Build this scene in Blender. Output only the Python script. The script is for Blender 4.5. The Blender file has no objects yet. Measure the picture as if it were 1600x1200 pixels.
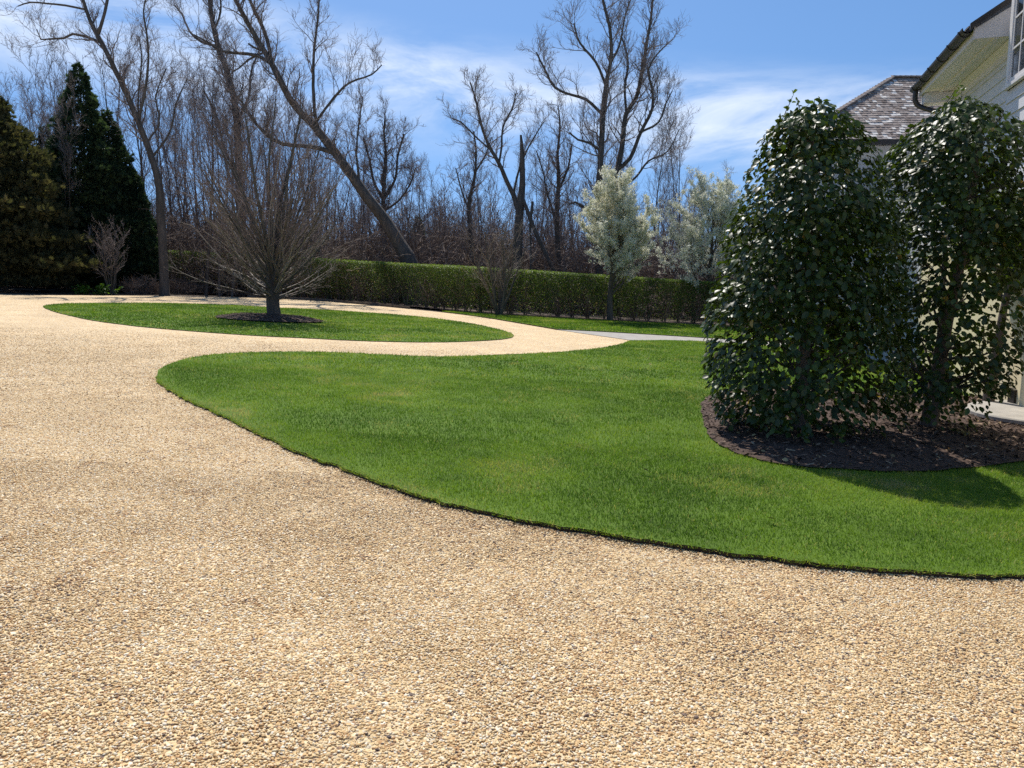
import bpy, math, time
import numpy as np
from mathutils import Vector
from mathutils.geometry import delaunay_2d_cdt

T0 = time.time()
sc = bpy.context.scene
COL = sc.collection
RNG = np.random.default_rng(7)

# ------------------------------------------------------------------ camera
F = 1210.0
PITCH = math.atan(160.0 / F)
CAMZ = 1.6
cam_d = bpy.data.cameras.new("camera")
cam = bpy.data.objects.new("camera", cam_d)
COL.objects.link(cam)
cam_d.sensor_width = 36.0
cam_d.lens = F / 1600.0 * 36.0
cam_d.clip_start = 0.05
cam_d.clip_end = 3000
cam.location = (0, 0, CAMZ)
cam.rotation_euler = (math.pi / 2 - PITCH, 0, 0)
sc.camera = cam
sc.cycles.use_denoising = False
sc.cycles.max_bounces = 6
sc.cycles.transparent_max_bounces = 8


# ------------------------------------------------------------------ terrain
KS, WS = 0.055, 40.0


def gz(x):
    return -KS * WS * np.tanh(np.asarray(x, float) / WS)


def ray(u, v):
    f = np.array([0, math.cos(PITCH), -math.sin(PITCH)])
    up = np.array([0, math.sin(PITCH), math.cos(PITCH)])
    return f + np.array([1.0, 0, 0]) * (u - 800) / F + up * (600 - v) / F


def at_depth(u, v, Y):
    d = ray(u, v)
    return np.array([0, 0, CAMZ]) + d * (Y / d[1])


def ground(u, v):
    """where the sight line through a photo pixel meets the sloping ground"""
    d = ray(u, v)
    lo, hi = 0.5, 400.0
    for _ in range(60):
        m = 0.5 * (lo + hi)
        p = d * m
        if CAMZ + p[2] > gz(p[0]):
            lo = m
        else:
            hi = m
    p = d * lo
    return np.array([p[0], p[1], float(gz(p[0]))])


def px_per_m(Y):
    return F / Y


# ------------------------------------------------------------------ noise
def _h(ix, iy, iz, seed):
    n = (ix * 374761393 + iy * 668265263 + iz * 2147483647 + seed * 1274126177) & 0x7FFFFFFF
    n = ((n ^ (n >> 13)) * 1274126177) & 0x7FFFFFFF
    n = n ^ (n >> 16)
    return (n & 0xFFFF) / 65535.0


def vnoise(p, scale=1.0, seed=0):
    p = np.asarray(p, float) * scale
    if p.shape[1] == 2:
        p = np.concatenate([p, np.zeros((len(p), 1))], 1)
    i = np.floor(p).astype(np.int64)
    f = p - i
    f = f * f * (3 - 2 * f)
    out = np.zeros(len(p))
    for dx in (0, 1):
        for dy in (0, 1):
            for dz in (0, 1):
                w = (f[:, 0] if dx else 1 - f[:, 0]) * (f[:, 1] if dy else 1 - f[:, 1]) * (f[:, 2] if dz else 1 - f[:, 2])
                out += w * _h(i[:, 0] + dx, i[:, 1] + dy, i[:, 2] + dz, seed)
    return out


def fbm(p, scale, seed=0, oct=3):
    s, a, t = 0, 1.0, 0
    for k in range(oct):
        s = s + a * vnoise(p, scale * 2 ** k, seed + k)
        t += a
        a *= 0.5
    return s / t


# ------------------------------------------------------------------ object helpers
def tag(o, label=None, cat=None, group=None, kind=None):
    if label:
        o["label"] = label
    if cat:
        o["category"] = cat
    if group:
        o["group"] = group
    if kind:
        o["kind"] = kind
    return o


def empty(name, loc, label, cat, group=None, rz=0.0):
    o = bpy.data.objects.new(name, None)
    COL.objects.link(o)
    o.empty_display_size = 0.2
    o.location = [float(c) for c in loc]
    o.rotation_euler = (0, 0, rz)
    return tag(o, label, cat, group)


def make_mesh(name, V, faces, smooth=False, rnd=None, mat_index=None):
    V = np.ascontiguousarray(V, dtype=np.float32)
    if not isinstance(faces, (list, tuple)):
        faces = [faces]
    faces = [np.asarray(f, dtype=np.int32) for f in faces if len(f)]
    me = bpy.data.meshes.new(name)
    me.vertices.add(len(V))
    me.vertices.foreach_set("co", V.ravel())
    lv = np.concatenate([f.ravel() for f in faces])
    tot = np.concatenate([np.full(len(f), f.shape[1], dtype=np.int32) for f in faces])
    start = np.concatenate([[0], np.cumsum(tot)[:-1]]).astype(np.int32)
    me.loops.add(len(lv))
    me.loops.foreach_set("vertex_index", lv)
    me.polygons.add(len(tot))
    me.polygons.foreach_set("loop_start", start)
    me.polygons.foreach_set("loop_total", tot)
    if mat_index is not None:
        me.polygons.foreach_set("material_index", np.asarray(mat_index, dtype=np.int32))
    me.polygons.foreach_set("use_smooth", np.full(len(tot), bool(smooth)))
    if rnd is not None:
        a = me.attributes.new("rnd", "FLOAT", "POINT")
        a.data.foreach_set("value", np.ascontiguousarray(rnd, dtype=np.float32))
    me.update(calc_edges=True)
    return me


def build(name, V, faces, mats, parent=None, smooth=False, rnd=None, mat_index=None):
    """link ONE mesh object; V are world coordinates"""
    V = np.asarray(V, float)
    if parent is not None:
        V = V - np.array(parent.location)
    me = make_mesh(name, V, faces, smooth, rnd, mat_index)
    for m in mats if isinstance(mats, (list, tuple)) else [mats]:
        me.materials.append(m)
    o = bpy.data.objects.new(name, me)
    COL.objects.link(o)
    if parent is not None:
        o.parent = parent
    return o


class MB:
    """collects boxes, prisms and polygons into one mesh"""

    def __init__(self):
        self.v, self.q, self.t, self.n = [], [], [], 0

    def add(self, V, faces):
        V = np.asarray(V, float)
        for f in faces:
            f = [i + self.n for i in f]
            if len(f) == 3:
                self.t.append(f)
            else:
                self.q.append(f)
        self.v.append(V)
        self.n += len(V)

    def hexa(self, a):
        """8 corners: bottom 4 ccw then top 4"""
        self.add(a, [(0, 3, 2, 1), (4, 5, 6, 7), (0, 1, 5, 4), (1, 2, 6, 5), (2, 3, 7, 6), (3, 0, 4, 7)])

    def box(self, fr, u0, u1, n0, n1, z0, z1):
        self.hexa([fr(*c) for c in ((u0, n0, z0), (u1, n0, z0), (u1, n1, z0), (u0, n1, z0), (u0, n0, z1), (u1, n0, z1), (u1, n1, z1), (u0, n1, z1))])

    def extrude(self, prof, fr, u0, u1):
        """profile of (n, z) pairs swept along u"""
        k = len(prof)
        V = [fr(u0, n, z) for n, z in prof] + [fr(u1, n, z) for n, z in prof]
        self.add(V, [(i, (i + 1) % k, (i + 1) % k + k, i + k) for i in range(k)])
        for off in (0, k):
            for i in range(1, k - 1):
                self.add([V[off], V[off + i], V[off + i + 1]], [(0, 1, 2)])

    def build(self, name, mat, parent=None, smooth=False):
        fs = []
        if self.q:
            fs.append(np.array(self.q))
        if self.t:
            fs.append(np.array(self.t))
        return build(name, np.concatenate(self.v), fs, mat, parent, smooth)


def tube_mesh(polys, sides=5, cap=False):
    """polys: list of (P (n,m,3), R (n,m)) batches -> verts, quads, per-vertex random"""
    VV, QQ, RR, off = [], [], [], 0
    ang = np.linspace(0, 2 * math.pi, sides, endpoint=False)
    ca, sa = np.cos(ang), np.sin(ang)
    for P, R in polys:
        n, m, _ = P.shape
        if n == 0:
            continue
        Tn = np.gradient(P, axis=1)
        Tn /= np.linalg.norm(Tn, axis=2, keepdims=True) + 1e-9
        mean = np.abs(P[:, -1] - P[:, 0])
        ref = np.eye(3)[np.argmin(mean, axis=1)][:, None, :]
        U = np.cross(Tn, np.broadcast_to(ref, Tn.shape))
        U /= np.linalg.norm(U, axis=2, keepdims=True) + 1e-9
        W = np.cross(Tn, U)
        V = P[:, :, None, :] + R[:, :, None, None] * (ca[None, None, :, None] * U[:, :, None, :] + sa[None, None, :, None] * W[:, :, None, :])
        VV.append(V.reshape(-1, 3))
        base = off + (np.arange(n) * m * sides)[:, None, None] + (np.arange(m - 1) * sides)[None, :, None] + np.arange(sides)[None, None, :]
        nx = off + (np.arange(n) * m * sides)[:, None, None] + (np.arange(m - 1) * sides)[None, :, None] + ((np.arange(sides) + 1) % sides)[None, None, :]
        QQ.append(np.stack([base, nx, nx + sides, base + sides], -1).reshape(-1, 4))
        RR.append(np.repeat(RNG.random(n), m * sides))
        off += n * m * sides
    return np.concatenate(VV), np.concatenate(QQ), np.concatenate(RR)


def norm(a):
    return a / (np.linalg.norm(a, axis=-1, keepdims=True) + 1e-9)


def grow(rng, S, D, L, R, m, wob, trop, taper=0.75, droop=None):
    n = len(S)
    P = np.zeros((n, m, 3))
    P[:, 0] = S
    d = norm(D)
    st = (L / (m - 1))[:, None]
    for k in range(1, m):
        d = norm(d + wob * rng.standard_normal((n, 3)) + np.array([0, 0, trop]))
        P[:, k] = P[:, k - 1] + d * st
    rad = R[:, None] * (1 - taper * np.linspace(0, 1, m)[None, :])
    return P, rad


def kids(rng, P, Rd, L, cnt, t0, ang, ratio, rr, fall=0.5, rmin=0.002, t1=1.0, up=0.0):
    """child seeds along every branch; returns S, D, L, R"""
    n, m, _ = P.shape
    cnt = np.broadcast_to(np.asarray(cnt), (n,)).astype(int)
    idx = np.repeat(np.arange(n), cnt)
    N = len(idx)
    first = np.repeat(np.cumsum(cnt) - cnt, cnt)
    k = np.arange(N) - first
    t = t0 + (t1 - t0) * (k + rng.random(N)) / np.maximum(np.repeat(cnt, cnt), 1)
    f = t * (m - 1)
    i = np.minimum(f.astype(int), m - 2)
    w = (f - i)[:, None]
    S = P[idx, i] * (1 - w) + P[idx, i + 1] * w
    ax = norm(P[idx, i + 1] - P[idx, i])
    rv = rng.standard_normal((N, 3))
    perp = norm(rv - ax * np.sum(rv * ax, 1, keepdims=True))
    a = np.radians(rng.uniform(ang[0], ang[1], N))[:, None]
    D = norm(np.cos(a) * ax + np.sin(a) * perp + np.array([0, 0, up]))
    Lc = np.asarray(L)[idx] * rng.uniform(ratio[0], ratio[1], N) * (1 - fall * t)
    Rc = np.maximum((Rd[idx, i] * (1 - w[:, 0]) + Rd[idx, i + 1] * w[:, 0]) * rr * rng.uniform(0.7, 1.0, N), rmin)
    return S, D, Lc, Rc


def scatter(tv, tf, pos, X, Y, Z, s):
    """copies of a small template (tv, tf) placed in frames X,Y,Z with size s (n,) or (n,3)"""
    tv = np.asarray(tv, float)
    tf = np.asarray(tf)
    n, k = len(pos), len(tv)
    s = np.asarray(s, float)
    if s.ndim == 1:
        s = np.repeat(s[:, None], 3, 1)
    V = (pos[:, None, :] + tv[None, :, 0:1] * (X * s[:, 0:1])[:, None, :] + tv[None, :, 1:2] * (Y * s[:, 1:2])[:, None, :]
         + tv[None, :, 2:3] * (Z * s[:, 2:3])[:, None, :])
    Fc = (tf[None, :, :] + (np.arange(n) * k)[:, None, None]).reshape(-1, tf.shape[1])
    return V.reshape(-1, 3), Fc


def frames(rng, N, spin=True):
    """random tangent frame about unit normals N"""
    n = len(N)
    rv = rng.standard_normal((n, 3))
    X = norm(rv - N * np.sum(rv * N, 1, keepdims=True))
    return X, np.cross(N, X)


def in_poly(pts, poly):
    x, y = pts[:, 0], pts[:, 1]
    c = np.zeros(len(pts), bool)
    j = len(poly) - 1
    for i in range(len(poly)):
        xi, yi = poly[i]
        xj, yj = poly[j]
        if yi != yj:
            c ^= ((yi > y) != (yj > y)) & (x < (xj - xi) * (y - yi) / (yj - yi) + xi)
        j = i
    return c


def dist_poly(pts, poly):
    """distance to the nearest vertex-segment of a polyline"""
    best = np.full(len(pts), 1e9)
    for i in range(len(poly) - 1):
        a, b = np.array(poly[i]), np.array(poly[i + 1])
        ab = b - a
        t = np.clip(((pts - a) @ ab) / (ab @ ab + 1e-12), 0, 1)
        d = np.linalg.norm(pts - a - t[:, None] * ab, axis=1)
        best = np.minimum(best, d)
    return best


def catmull(P, step, closed=False):
    P = np.asarray(P, float)
    n = len(P)
    out = []
    for i in range(n if closed else n - 1):
        if closed:
            p0, p1, p2, p3 = P[(i - 1) % n], P[i], P[(i + 1) % n], P[(i + 2) % n]
        else:
            p1, p2 = P[i], P[i + 1]
            p0 = P[i - 1] if i else 2 * p1 - p2
            p3 = P[i + 2] if i + 2 < n else 2 * p2 - p1
        L = np.linalg.norm(p2 - p1)
        k = max(1, int(L / step))
        # centripetal-ish blend: limit overshoot by scaling tangents to this span
        m1 = (p2 - p0) / (np.linalg.norm(p2 - p0) + 1e-9) * L
        m2 = (p3 - p1) / (np.linalg.norm(p3 - p1) + 1e-9) * L
        for t in np.arange(k) / k:
            h = (2 * t ** 3 - 3 * t ** 2 + 1, t ** 3 - 2 * t ** 2 + t, -2 * t ** 3 + 3 * t ** 2, t ** 3 - t ** 2)
            out.append(h[0] * p1 + h[1] * m1 + h[2] * p2 + h[3] * m2)
    if not closed:
        out.append(P[-1])
    return np.array(out)


def px_line(pts):
    return np.array([ground(u, v)[:2] for u, v in pts])


def sheet(poly, step, box=None):
    """triangulate a polygon with inner grid points; returns xy and tris"""
    poly = np.asarray(poly)
    lo, hi = poly.min(0), poly.max(0)
    gx, gy = np.meshgrid(np.arange(lo[0], hi[0], step), np.arange(lo[1], hi[1], step))
    g = np.stack([gx.ravel(), gy.ravel()], 1) + RNG.uniform(-0.1, 0.1, (gx.size, 2)) * step
    g = g[in_poly(g, poly)]
    g = g[dist_poly(g, np.vstack([poly, poly[:1]])) > step * 0.3] if len(poly) < 400 else g
    pts = [Vector(p) for p in poly] + [Vector(p) for p in g]
    n = len(poly)
    edges = [(i, (i + 1) % n) for i in range(n)]
    v, e, f, ov, oe, of = delaunay_2d_cdt(pts, edges, [list(range(n))], 1, 1e-5)
    V = np.array([(p.x, p.y) for p in v])
    Fc = np.array([q for q in f if len(q) == 3])
    a, b, c = V[Fc[:, 0]], V[Fc[:, 1]], V[Fc[:, 2]]
    area = (b[:, 0] - a[:, 0]) * (c[:, 1] - a[:, 1]) - (c[:, 0] - a[:, 0]) * (b[:, 1] - a[:, 1])
    Fc[area < 0] = Fc[area < 0][:, ::-1]
    return V, Fc


# ------------------------------------------------------------------ materials
def new_mat(name):
    m = bpy.data.materials.new(name)
    m.use_nodes = True
    nt = m.node_tree
    for n in list(nt.nodes):
        nt.nodes.remove(n)
    out = nt.nodes.new("ShaderNodeOutputMaterial")
    return m, nt, out


def N(nt, typ, **kw):
    n = nt.nodes.new(typ)
    for k, v in kw.items():
        if k == "inp":
            for a, b in v.items():
                n.inputs[a].default_value = b
        else:
            setattr(n, k, v)
    return n


def ramp(nt, stops, interp="LINEAR"):
    r = nt.nodes.new("ShaderNodeValToRGB")
    r.color_ramp.interpolation = interp
    els = r.color_ramp.elements
    while len(els) < len(stops):
        els.new(0.5)
    for e, (p, c) in zip(els, stops):
        e.position = p
        e.color = (*c, 1)
    return r


def geo_pos(nt):
    return nt.nodes.new("ShaderNodeNewGeometry").outputs["Position"]


def obj_pos(nt):
    return nt.nodes.new("ShaderNodeTexCoord").outputs["Object"]


def leaf_mat(name, stops, rough=0.6, trans=0.35, spec=0.4, tint=(1.0, 1.05, 0.55)):
    """two-sided leaf: colour from the per-leaf random attribute, some light passes through"""
    m, nt, out = new_mat(name)
    L = nt.links
    at = N(nt, "ShaderNodeAttribute", attribute_name="rnd")
    r = ramp(nt, stops)
    L.new(at.outputs["Fac"], r.inputs[0])
    p = N(nt, "ShaderNodeBsdfPrincipled", inp={"Roughness": rough, "Specular IOR Level": spec})
    L.new(r.outputs[0], p.inputs["Base Color"])
    if trans > 0:
        tr = N(nt, "ShaderNodeBsdfTranslucent")
        mx = N(nt, "ShaderNodeMix", data_type="RGBA", blend_type="MULTIPLY")
        mx.inputs["Factor"].default_value = 1
        L.new(r.outputs[0], mx.inputs[6])
        mx.inputs[7].default_value = (tint[0] * 1.6, tint[1] * 1.6, tint[2] * 1.6, 1)
        L.new(mx.outputs[2], tr.inputs[0])
        ms = N(nt, "ShaderNodeMixShader", inp={0: trans})
        L.new(p.outputs[0], ms.inputs[1])
        L.new(tr.outputs[0], ms.inputs[2])
        L.new(ms.outputs[0], out.inputs[0])
    else:
        L.new(p.outputs[0], out.inputs[0])
    return m


def bark_mat(name, c1, c2, scale=6.0, rough=0.9, bump=0.5):
    m, nt, out = new_mat(name)
    L = nt.links
    mp = N(nt, "ShaderNodeMapping", inp={"Scale": (1, 1, 0.22)})
    L.new(obj_pos(nt), mp.inputs[0])
    nz = N(nt, "ShaderNodeTexNoise", inp={"Scale": scale, "Detail": 6, "Roughness": 0.7})
    L.new(mp.outputs[0], nz.inputs["Vector"])
    r = ramp(nt, [(0.3, c1), (0.7, c2)])
    L.new(nz.outputs[0], r.inputs[0])
    p = N(nt, "ShaderNodeBsdfPrincipled", inp={"Roughness": rough, "Specular IOR Level": 0.25})
    L.new(r.outputs[0], p.inputs["Base Color"])
    b = N(nt, "ShaderNodeBump", inp={"Strength": bump, "Distance": 0.03})
    L.new(nz.outputs[0], b.inputs["Height"])
    L.new(b.outputs[0], p.inputs["Normal"])
    L.new(p.outputs[0], out.inputs[0])
    return m


def noise_mat(name, stops, scale, detail=4, rough=0.85, bump=0.0, bdist=0.02, spec=0.3, stretch=(1, 1, 1), metallic=0.0, fine=None):
    m, nt, out = new_mat(name)
    L = nt.links
    mp = N(nt, "ShaderNodeMapping", inp={"Scale": stretch})
    L.new(geo_pos(nt), mp.inputs[0])
    nz = N(nt, "ShaderNodeTexNoise", inp={"Scale": scale, "Detail": detail, "Roughness": 0.65})
    L.new(mp.outputs[0], nz.inputs["Vector"])
    r = ramp(nt, stops)
    L.new(nz.outputs[0], r.inputs[0])
    p = N(nt, "ShaderNodeBsdfPrincipled", inp={"Roughness": rough, "Specular IOR Level": spec, "Metallic": metallic})
    L.new(r.outputs[0], p.inputs["Base Color"])
    if bump:
        b = N(nt, "ShaderNodeBump", inp={"Strength": bump, "Distance": bdist})
        L.new(nz.outputs[0], b.inputs["Height"])
        L.new(b.outputs[0], p.inputs["Normal"])
    L.new(p.outputs[0], out.inputs[0])
    return m


def attr_mat(name, stops, rough=0.8, spec=0.3, noise=0.0, nscale=40):
    """solid colour picked per piece by the random attribute"""
    m, nt, out = new_mat(name)
    L = nt.links
    at = N(nt, "ShaderNodeAttribute", attribute_name="rnd")
    r = ramp(nt, stops)
    L.new(at.outputs["Fac"], r.inputs[0])
    p = N(nt, "ShaderNodeBsdfPrincipled", inp={"Roughness": rough, "Specular IOR Level": spec})
    if noise:
        nz = N(nt, "ShaderNodeTexNoise", inp={"Scale": nscale, "Detail": 4})
        L.new(geo_pos(nt), nz.inputs["Vector"])
        mr = N(nt, "ShaderNodeMapRange", inp={"To Min": 1 - noise, "To Max": 1 + noise})
        L.new(nz.outputs[0], mr.inputs[0])
        mx = N(nt, "ShaderNodeMix", data_type="RGBA", blend_type="MULTIPLY")
        mx.inputs["Factor"].default_value = 1
        L.new(r.outputs[0], mx.inputs[6])
        L.new(mr.outputs[0], mx.inputs[7])
        L.new(mx.outputs[2], p.inputs["Base Color"])
    else:
        L.new(r.outputs[0], p.inputs["Base Color"])
    L.new(p.outputs[0], out.inputs[0])
    return m


M = {}
GRAVEL = [(0.0, (0.13, 0.10, 0.09)), (0.03, (0.24, 0.165, 0.12)), (0.08, (0.48, 0.275, 0.125)), (0.20, (0.62, 0.415, 0.20)), (0.45, (0.715, 0.51, 0.26)),
          (0.70, (0.77, 0.585, 0.335)), (0.9, (0.81, 0.67, 0.45)), (1.0, (0.83, 0.75, 0.60))]
M["pebble"] = attr_mat("pebble", GRAVEL, rough=0.7, spec=0.16, noise=0.15, nscale=180)


def gravel_sheet_mat():
    m, nt, out = new_mat("gravel_bed")
    L = nt.links
    pos = geo_pos(nt)
    v = N(nt, "ShaderNodeTexVoronoi", feature="F1", inp={"Scale": 52.0, "Randomness": 1.0})
    L.new(pos, v.inputs["Vector"])
    wn = N(nt, "ShaderNodeTexWhiteNoise", noise_dimensions="3D")
    L.new(v.outputs["Color"], wn.inputs["Vector"])
    r = ramp(nt, GRAVEL)
    L.new(wn.outputs["Value"], r.inputs[0])
    # larger drifts of darker and paler stone, as raked and driven over
    nz = N(nt, "ShaderNodeTexNoise", inp={"Scale": 0.9, "Detail": 5, "Roughness": 0.6})
    L.new(pos, nz.inputs["Vector"])
    mr = N(nt, "ShaderNodeMapRange", inp={"From Min": 0.3, "From Max": 0.7, "To Min": 0.86, "To Max": 1.12})
    L.new(nz.outputs[0], mr.inputs[0])
    mx = N(nt, "ShaderNodeMix", data_type="RGBA", blend_type="MULTIPLY")
    mx.inputs["Factor"].default_value = 1
    L.new(r.outputs[0], mx.inputs[6])
    L.new(mr.outputs[0], mx.inputs[7])
    p = N(nt, "ShaderNodeBsdfPrincipled", inp={"Roughness": 0.75, "Specular IOR Level": 0.25})
    L.new(mx.outputs[2], p.inputs["Base Color"])
    b = N(nt, "ShaderNodeBump", inp={"Strength": 0.8, "Distance": 0.012})
    b.invert = True
    L.new(v.outputs["Distance"], b.inputs["Height"])
    nz2 = N(nt, "ShaderNodeTexNoise", inp={"Scale": 7.0, "Detail": 4})
    L.new(pos, nz2.inputs["Vector"])
    b2 = N(nt, "ShaderNodeBump", inp={"Strength": 0.6, "Distance": 0.05})
    L.new(nz2.outputs[0], b2.inputs["Height"])
    L.new(b2.outputs[0], b.inputs["Normal"])
    L.new(b.outputs[0], p.inputs["Normal"])
    L.new(p.outputs[0], out.inputs[0])
    return m


M["gravel"] = gravel_sheet_mat()
M["soil"] = noise_mat("soil", [(0.3, (0.022, 0.016, 0.012)), (0.7, (0.065, 0.045, 0.03))], 30, bump=0.8)
M["turf"] = noise_mat("turf", [(0.3, (0.065, 0.115, 0.015)), (0.55, (0.10, 0.17, 0.02)), (0.75, (0.14, 0.20, 0.035))], 1.3, detail=8, rough=0.9, bump=0.6, spec=0.15)
M["grass"] = leaf_mat("grass_blade", [(0.0, (0.060, 0.122, 0.012)), (0.35, (0.118, 0.20, 0.019)), (0.65, (0.185, 0.27, 0.028)), (0.85, (0.25, 0.30, 0.05)), (1.0, (0.42, 0.36, 0.17))], rough=0.55, trans=0.4, spec=0.3)
M["mulch"] = noise_mat("mulch", [(0.3, (0.035, 0.022, 0.016)), (0.55, (0.10, 0.062, 0.045)), (0.75, (0.17, 0.115, 0.085))], 26, detail=8, bump=1.0, bdist=0.03)
M["chip"] = attr_mat("mulch_chip", [(0.0, (0.04, 0.025, 0.018)), (0.5, (0.12, 0.075, 0.052)), (0.85, (0.20, 0.135, 0.095)), (1.0, (0.42, 0.31, 0.20))], rough=0.85)
M["forest"] = noise_mat("forest_floor", [(0.3, (0.05, 0.036, 0.026)), (0.5, (0.11, 0.08, 0.056)), (0.7, (0.17, 0.125, 0.085))], 2.5, detail=9, bump=0.8, bdist=0.08)
M["flag"] = noise_mat("flagstone", [(0.3, (0.30, 0.275, 0.24)), (0.7, (0.44, 0.41, 0.36))], 4, detail=6, bump=0.3, rough=0.8)
M["bark"] = bark_mat("bark_grey_brown", (0.085, 0.065, 0.052), (0.21, 0.165, 0.135), 5)
M["bark_dark"] = bark_mat("bark_dark", (0.05, 0.042, 0.036), (0.15, 0.125, 0.105), 8)
M["bark_beech"] = bark_mat("bark_smooth_grey", (0.055, 0.05, 0.042), (0.15, 0.135, 0.115), 5, bump=0.25)
M["twig"] = attr_mat("twig", [(0.0, (0.15, 0.115, 0.10)), (0.5, (0.25, 0.20, 0.18)), (1.0, (0.38, 0.315, 0.29))], rough=0.8)
M["twig_red"] = attr_mat("twig_reddish", [(0.0, (0.14, 0.095, 0.085)), (0.5, (0.23, 0.165, 0.145)), (1.0, (0.40, 0.33, 0.28))], rough=0.65)
M["twig_pale"] = attr_mat("twig_pale", [(0.0, (0.13, 0.10, 0.08)), (0.5, (0.23, 0.18, 0.145)), (1.0, (0.36, 0.30, 0.25))], rough=0.65)
M["brush"] = attr_mat("brush_twig", [(0.0, (0.09, 0.065, 0.052)), (0.5, (0.19, 0.135, 0.105)), (1.0, (0.33, 0.25, 0.20))], rough=0.85)

# ------------------------------------------------------------------ sky and sun
SUN_EL, SUN_AZ = math.radians(57), math.radians(-13)   # azimuth from +Y, negative = towards -X
w = bpy.data.worlds.new("World")
sc.world = w
w.use_nodes = True
nt = w.node_tree
for n in list(nt.nodes):
    nt.nodes.remove(n)
L = nt.links
wo = nt.nodes.new("ShaderNodeOutputWorld")
bg = N(nt, "ShaderNodeBackground", inp={"Strength": 0.10})
sky = N(nt, "ShaderNodeTexSky", sky_type="NISHITA")
sky.sun_disc = False
sky.sun_elevation = SUN_EL
sky.sun_rotation = SUN_AZ
sky.altitude = 0
sky.air_density = 1.0
sky.dust_density = 0.25
sky.ozone_density = 2.0
# thin cirrus: streaky noise over direction, only in a low band
tc = N(nt, "ShaderNodeTexCoord")
nrm = N(nt, "ShaderNodeVectorMath", operation="NORMALIZE")
L.new(tc.outputs["Generated"], nrm.inputs[0])
sep = N(nt, "ShaderNodeSeparateXYZ")
L.new(nrm.outputs[0], sep.inputs[0])
# project on a high flat layer
zc = N(nt, "ShaderNodeMath", operation="MAXIMUM", inp={1: 0.03})
L.new(sep.outputs[2], zc.inputs[0])
dv = N(nt, "ShaderNodeCombineXYZ")
for i in (0, 1):
    q = N(nt, "ShaderNodeMath", operation="DIVIDE")
    L.new(sep.outputs[i], q.inputs[0])
    L.new(zc.outputs[0], q.inputs[1])
    L.new(q.outputs[0], dv.inputs[i])
mp = N(nt, "ShaderNodeMapping", inp={"Scale": (3.0, 3.0, 10.5), "Rotation": (0, math.radians(9), 0), "Location": (3.1, 1.7, 0.4)})
L.new(nrm.outputs[0], mp.inputs[0])
c1 = N(nt, "ShaderNodeTexNoise", inp={"Scale": 1.5, "Detail": 10, "Roughness": 0.62, "Distortion": 0.5})
L.new(mp.outputs[0], c1.inputs["Vector"])
c1r = N(nt, "ShaderNodeMapRange", interpolation_type="SMOOTHSTEP", inp={"From Min": 0.31, "From Max": 0.70})
L.new(c1.outputs[0], c1r.inputs[0])
tilt = N(nt, "ShaderNodeMath", operation="MULTIPLY_ADD", inp={1: 0.115})
L.new(sep.outputs[0], tilt.inputs[0])
L.new(sep.outputs[2], tilt.inputs[2])
band_lo = N(nt, "ShaderNodeMapRange", interpolation_type="SMOOTHSTEP", inp={"From Min": 0.125, "From Max": 0.215})
L.new(tilt.outputs[0], band_lo.inputs[0])
band_hi = N(nt, "ShaderNodeMapRange", interpolation_type="SMOOTHSTEP", inp={"From Min": 0.225, "From Max": 0.295, "To Min": 1, "To Max": 0})
L.new(tilt.outputs[0], band_hi.inputs[0])
m1 = N(nt, "ShaderNodeMath", operation="MULTIPLY")
L.new(band_lo.outputs[0], m1.inputs[0])
L.new(band_hi.outputs[0], m1.inputs[1])
m2 = N(nt, "ShaderNodeMath", operation="MULTIPLY")
L.new(m1.outputs[0], m2.inputs[0])
L.new(c1r.outputs[0], m2.inputs[1])
m3 = N(nt, "ShaderNodeMath", operation="MULTIPLY", inp={1: 0.8})
L.new(m2.outputs[0], m3.inputs[0])
cm = N(nt, "ShaderNodeMix", data_type="RGBA", blend_type="MIX")
L.new(m3.outputs[0], cm.inputs["Factor"])
up_ = N(nt, "ShaderNodeMapping", inp={"Scale": (1, 1, 0.9), "Location": (0, 0, 0.22)})
L.new(tc.outputs["Generated"], up_.inputs[0])
un_ = N(nt, "ShaderNodeVectorMath", operation="NORMALIZE")
L.new(up_.outputs[0], un_.inputs[0])
L.new(un_.outputs[0], sky.inputs[0])
hs = N(nt, "ShaderNodeHueSaturation", inp={"Saturation": 1.2, "Value": 1.16})
L.new(sky.outputs[0], hs.inputs["Color"])
L.new(hs.outputs[0], cm.inputs[6])
cm.inputs[7].default_value = (8.3, 8.9, 9.8, 1)
L.new(cm.outputs[2], bg.inputs[0])
L.new(bg.outputs[0], wo.inputs[0])

sd = bpy.data.lights.new("sun", "SUN")
sd.energy = 4.2
sd.angle = math.radians(0.53)
sd.color = (1.0, 0.95, 0.87)
so = bpy.data.objects.new("sun", sd)
COL.objects.link(so)
sun_dir = Vector((math.sin(SUN_AZ) * math.cos(SUN_EL), math.cos(SUN_AZ) * math.cos(SUN_EL), math.sin(SUN_EL)))
so.rotation_euler = sun_dir.to_track_quat("Z", "Y").to_euler()
so.location = sun_dir * 60
sc.view_settings.view_transform = "Standard"
sc.view_settings.look = "None"
sc.view_settings.gamma = 1
sc.view_settings.exposure = 0.3
sc.view_settings.use_curve_mapping = False

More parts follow.
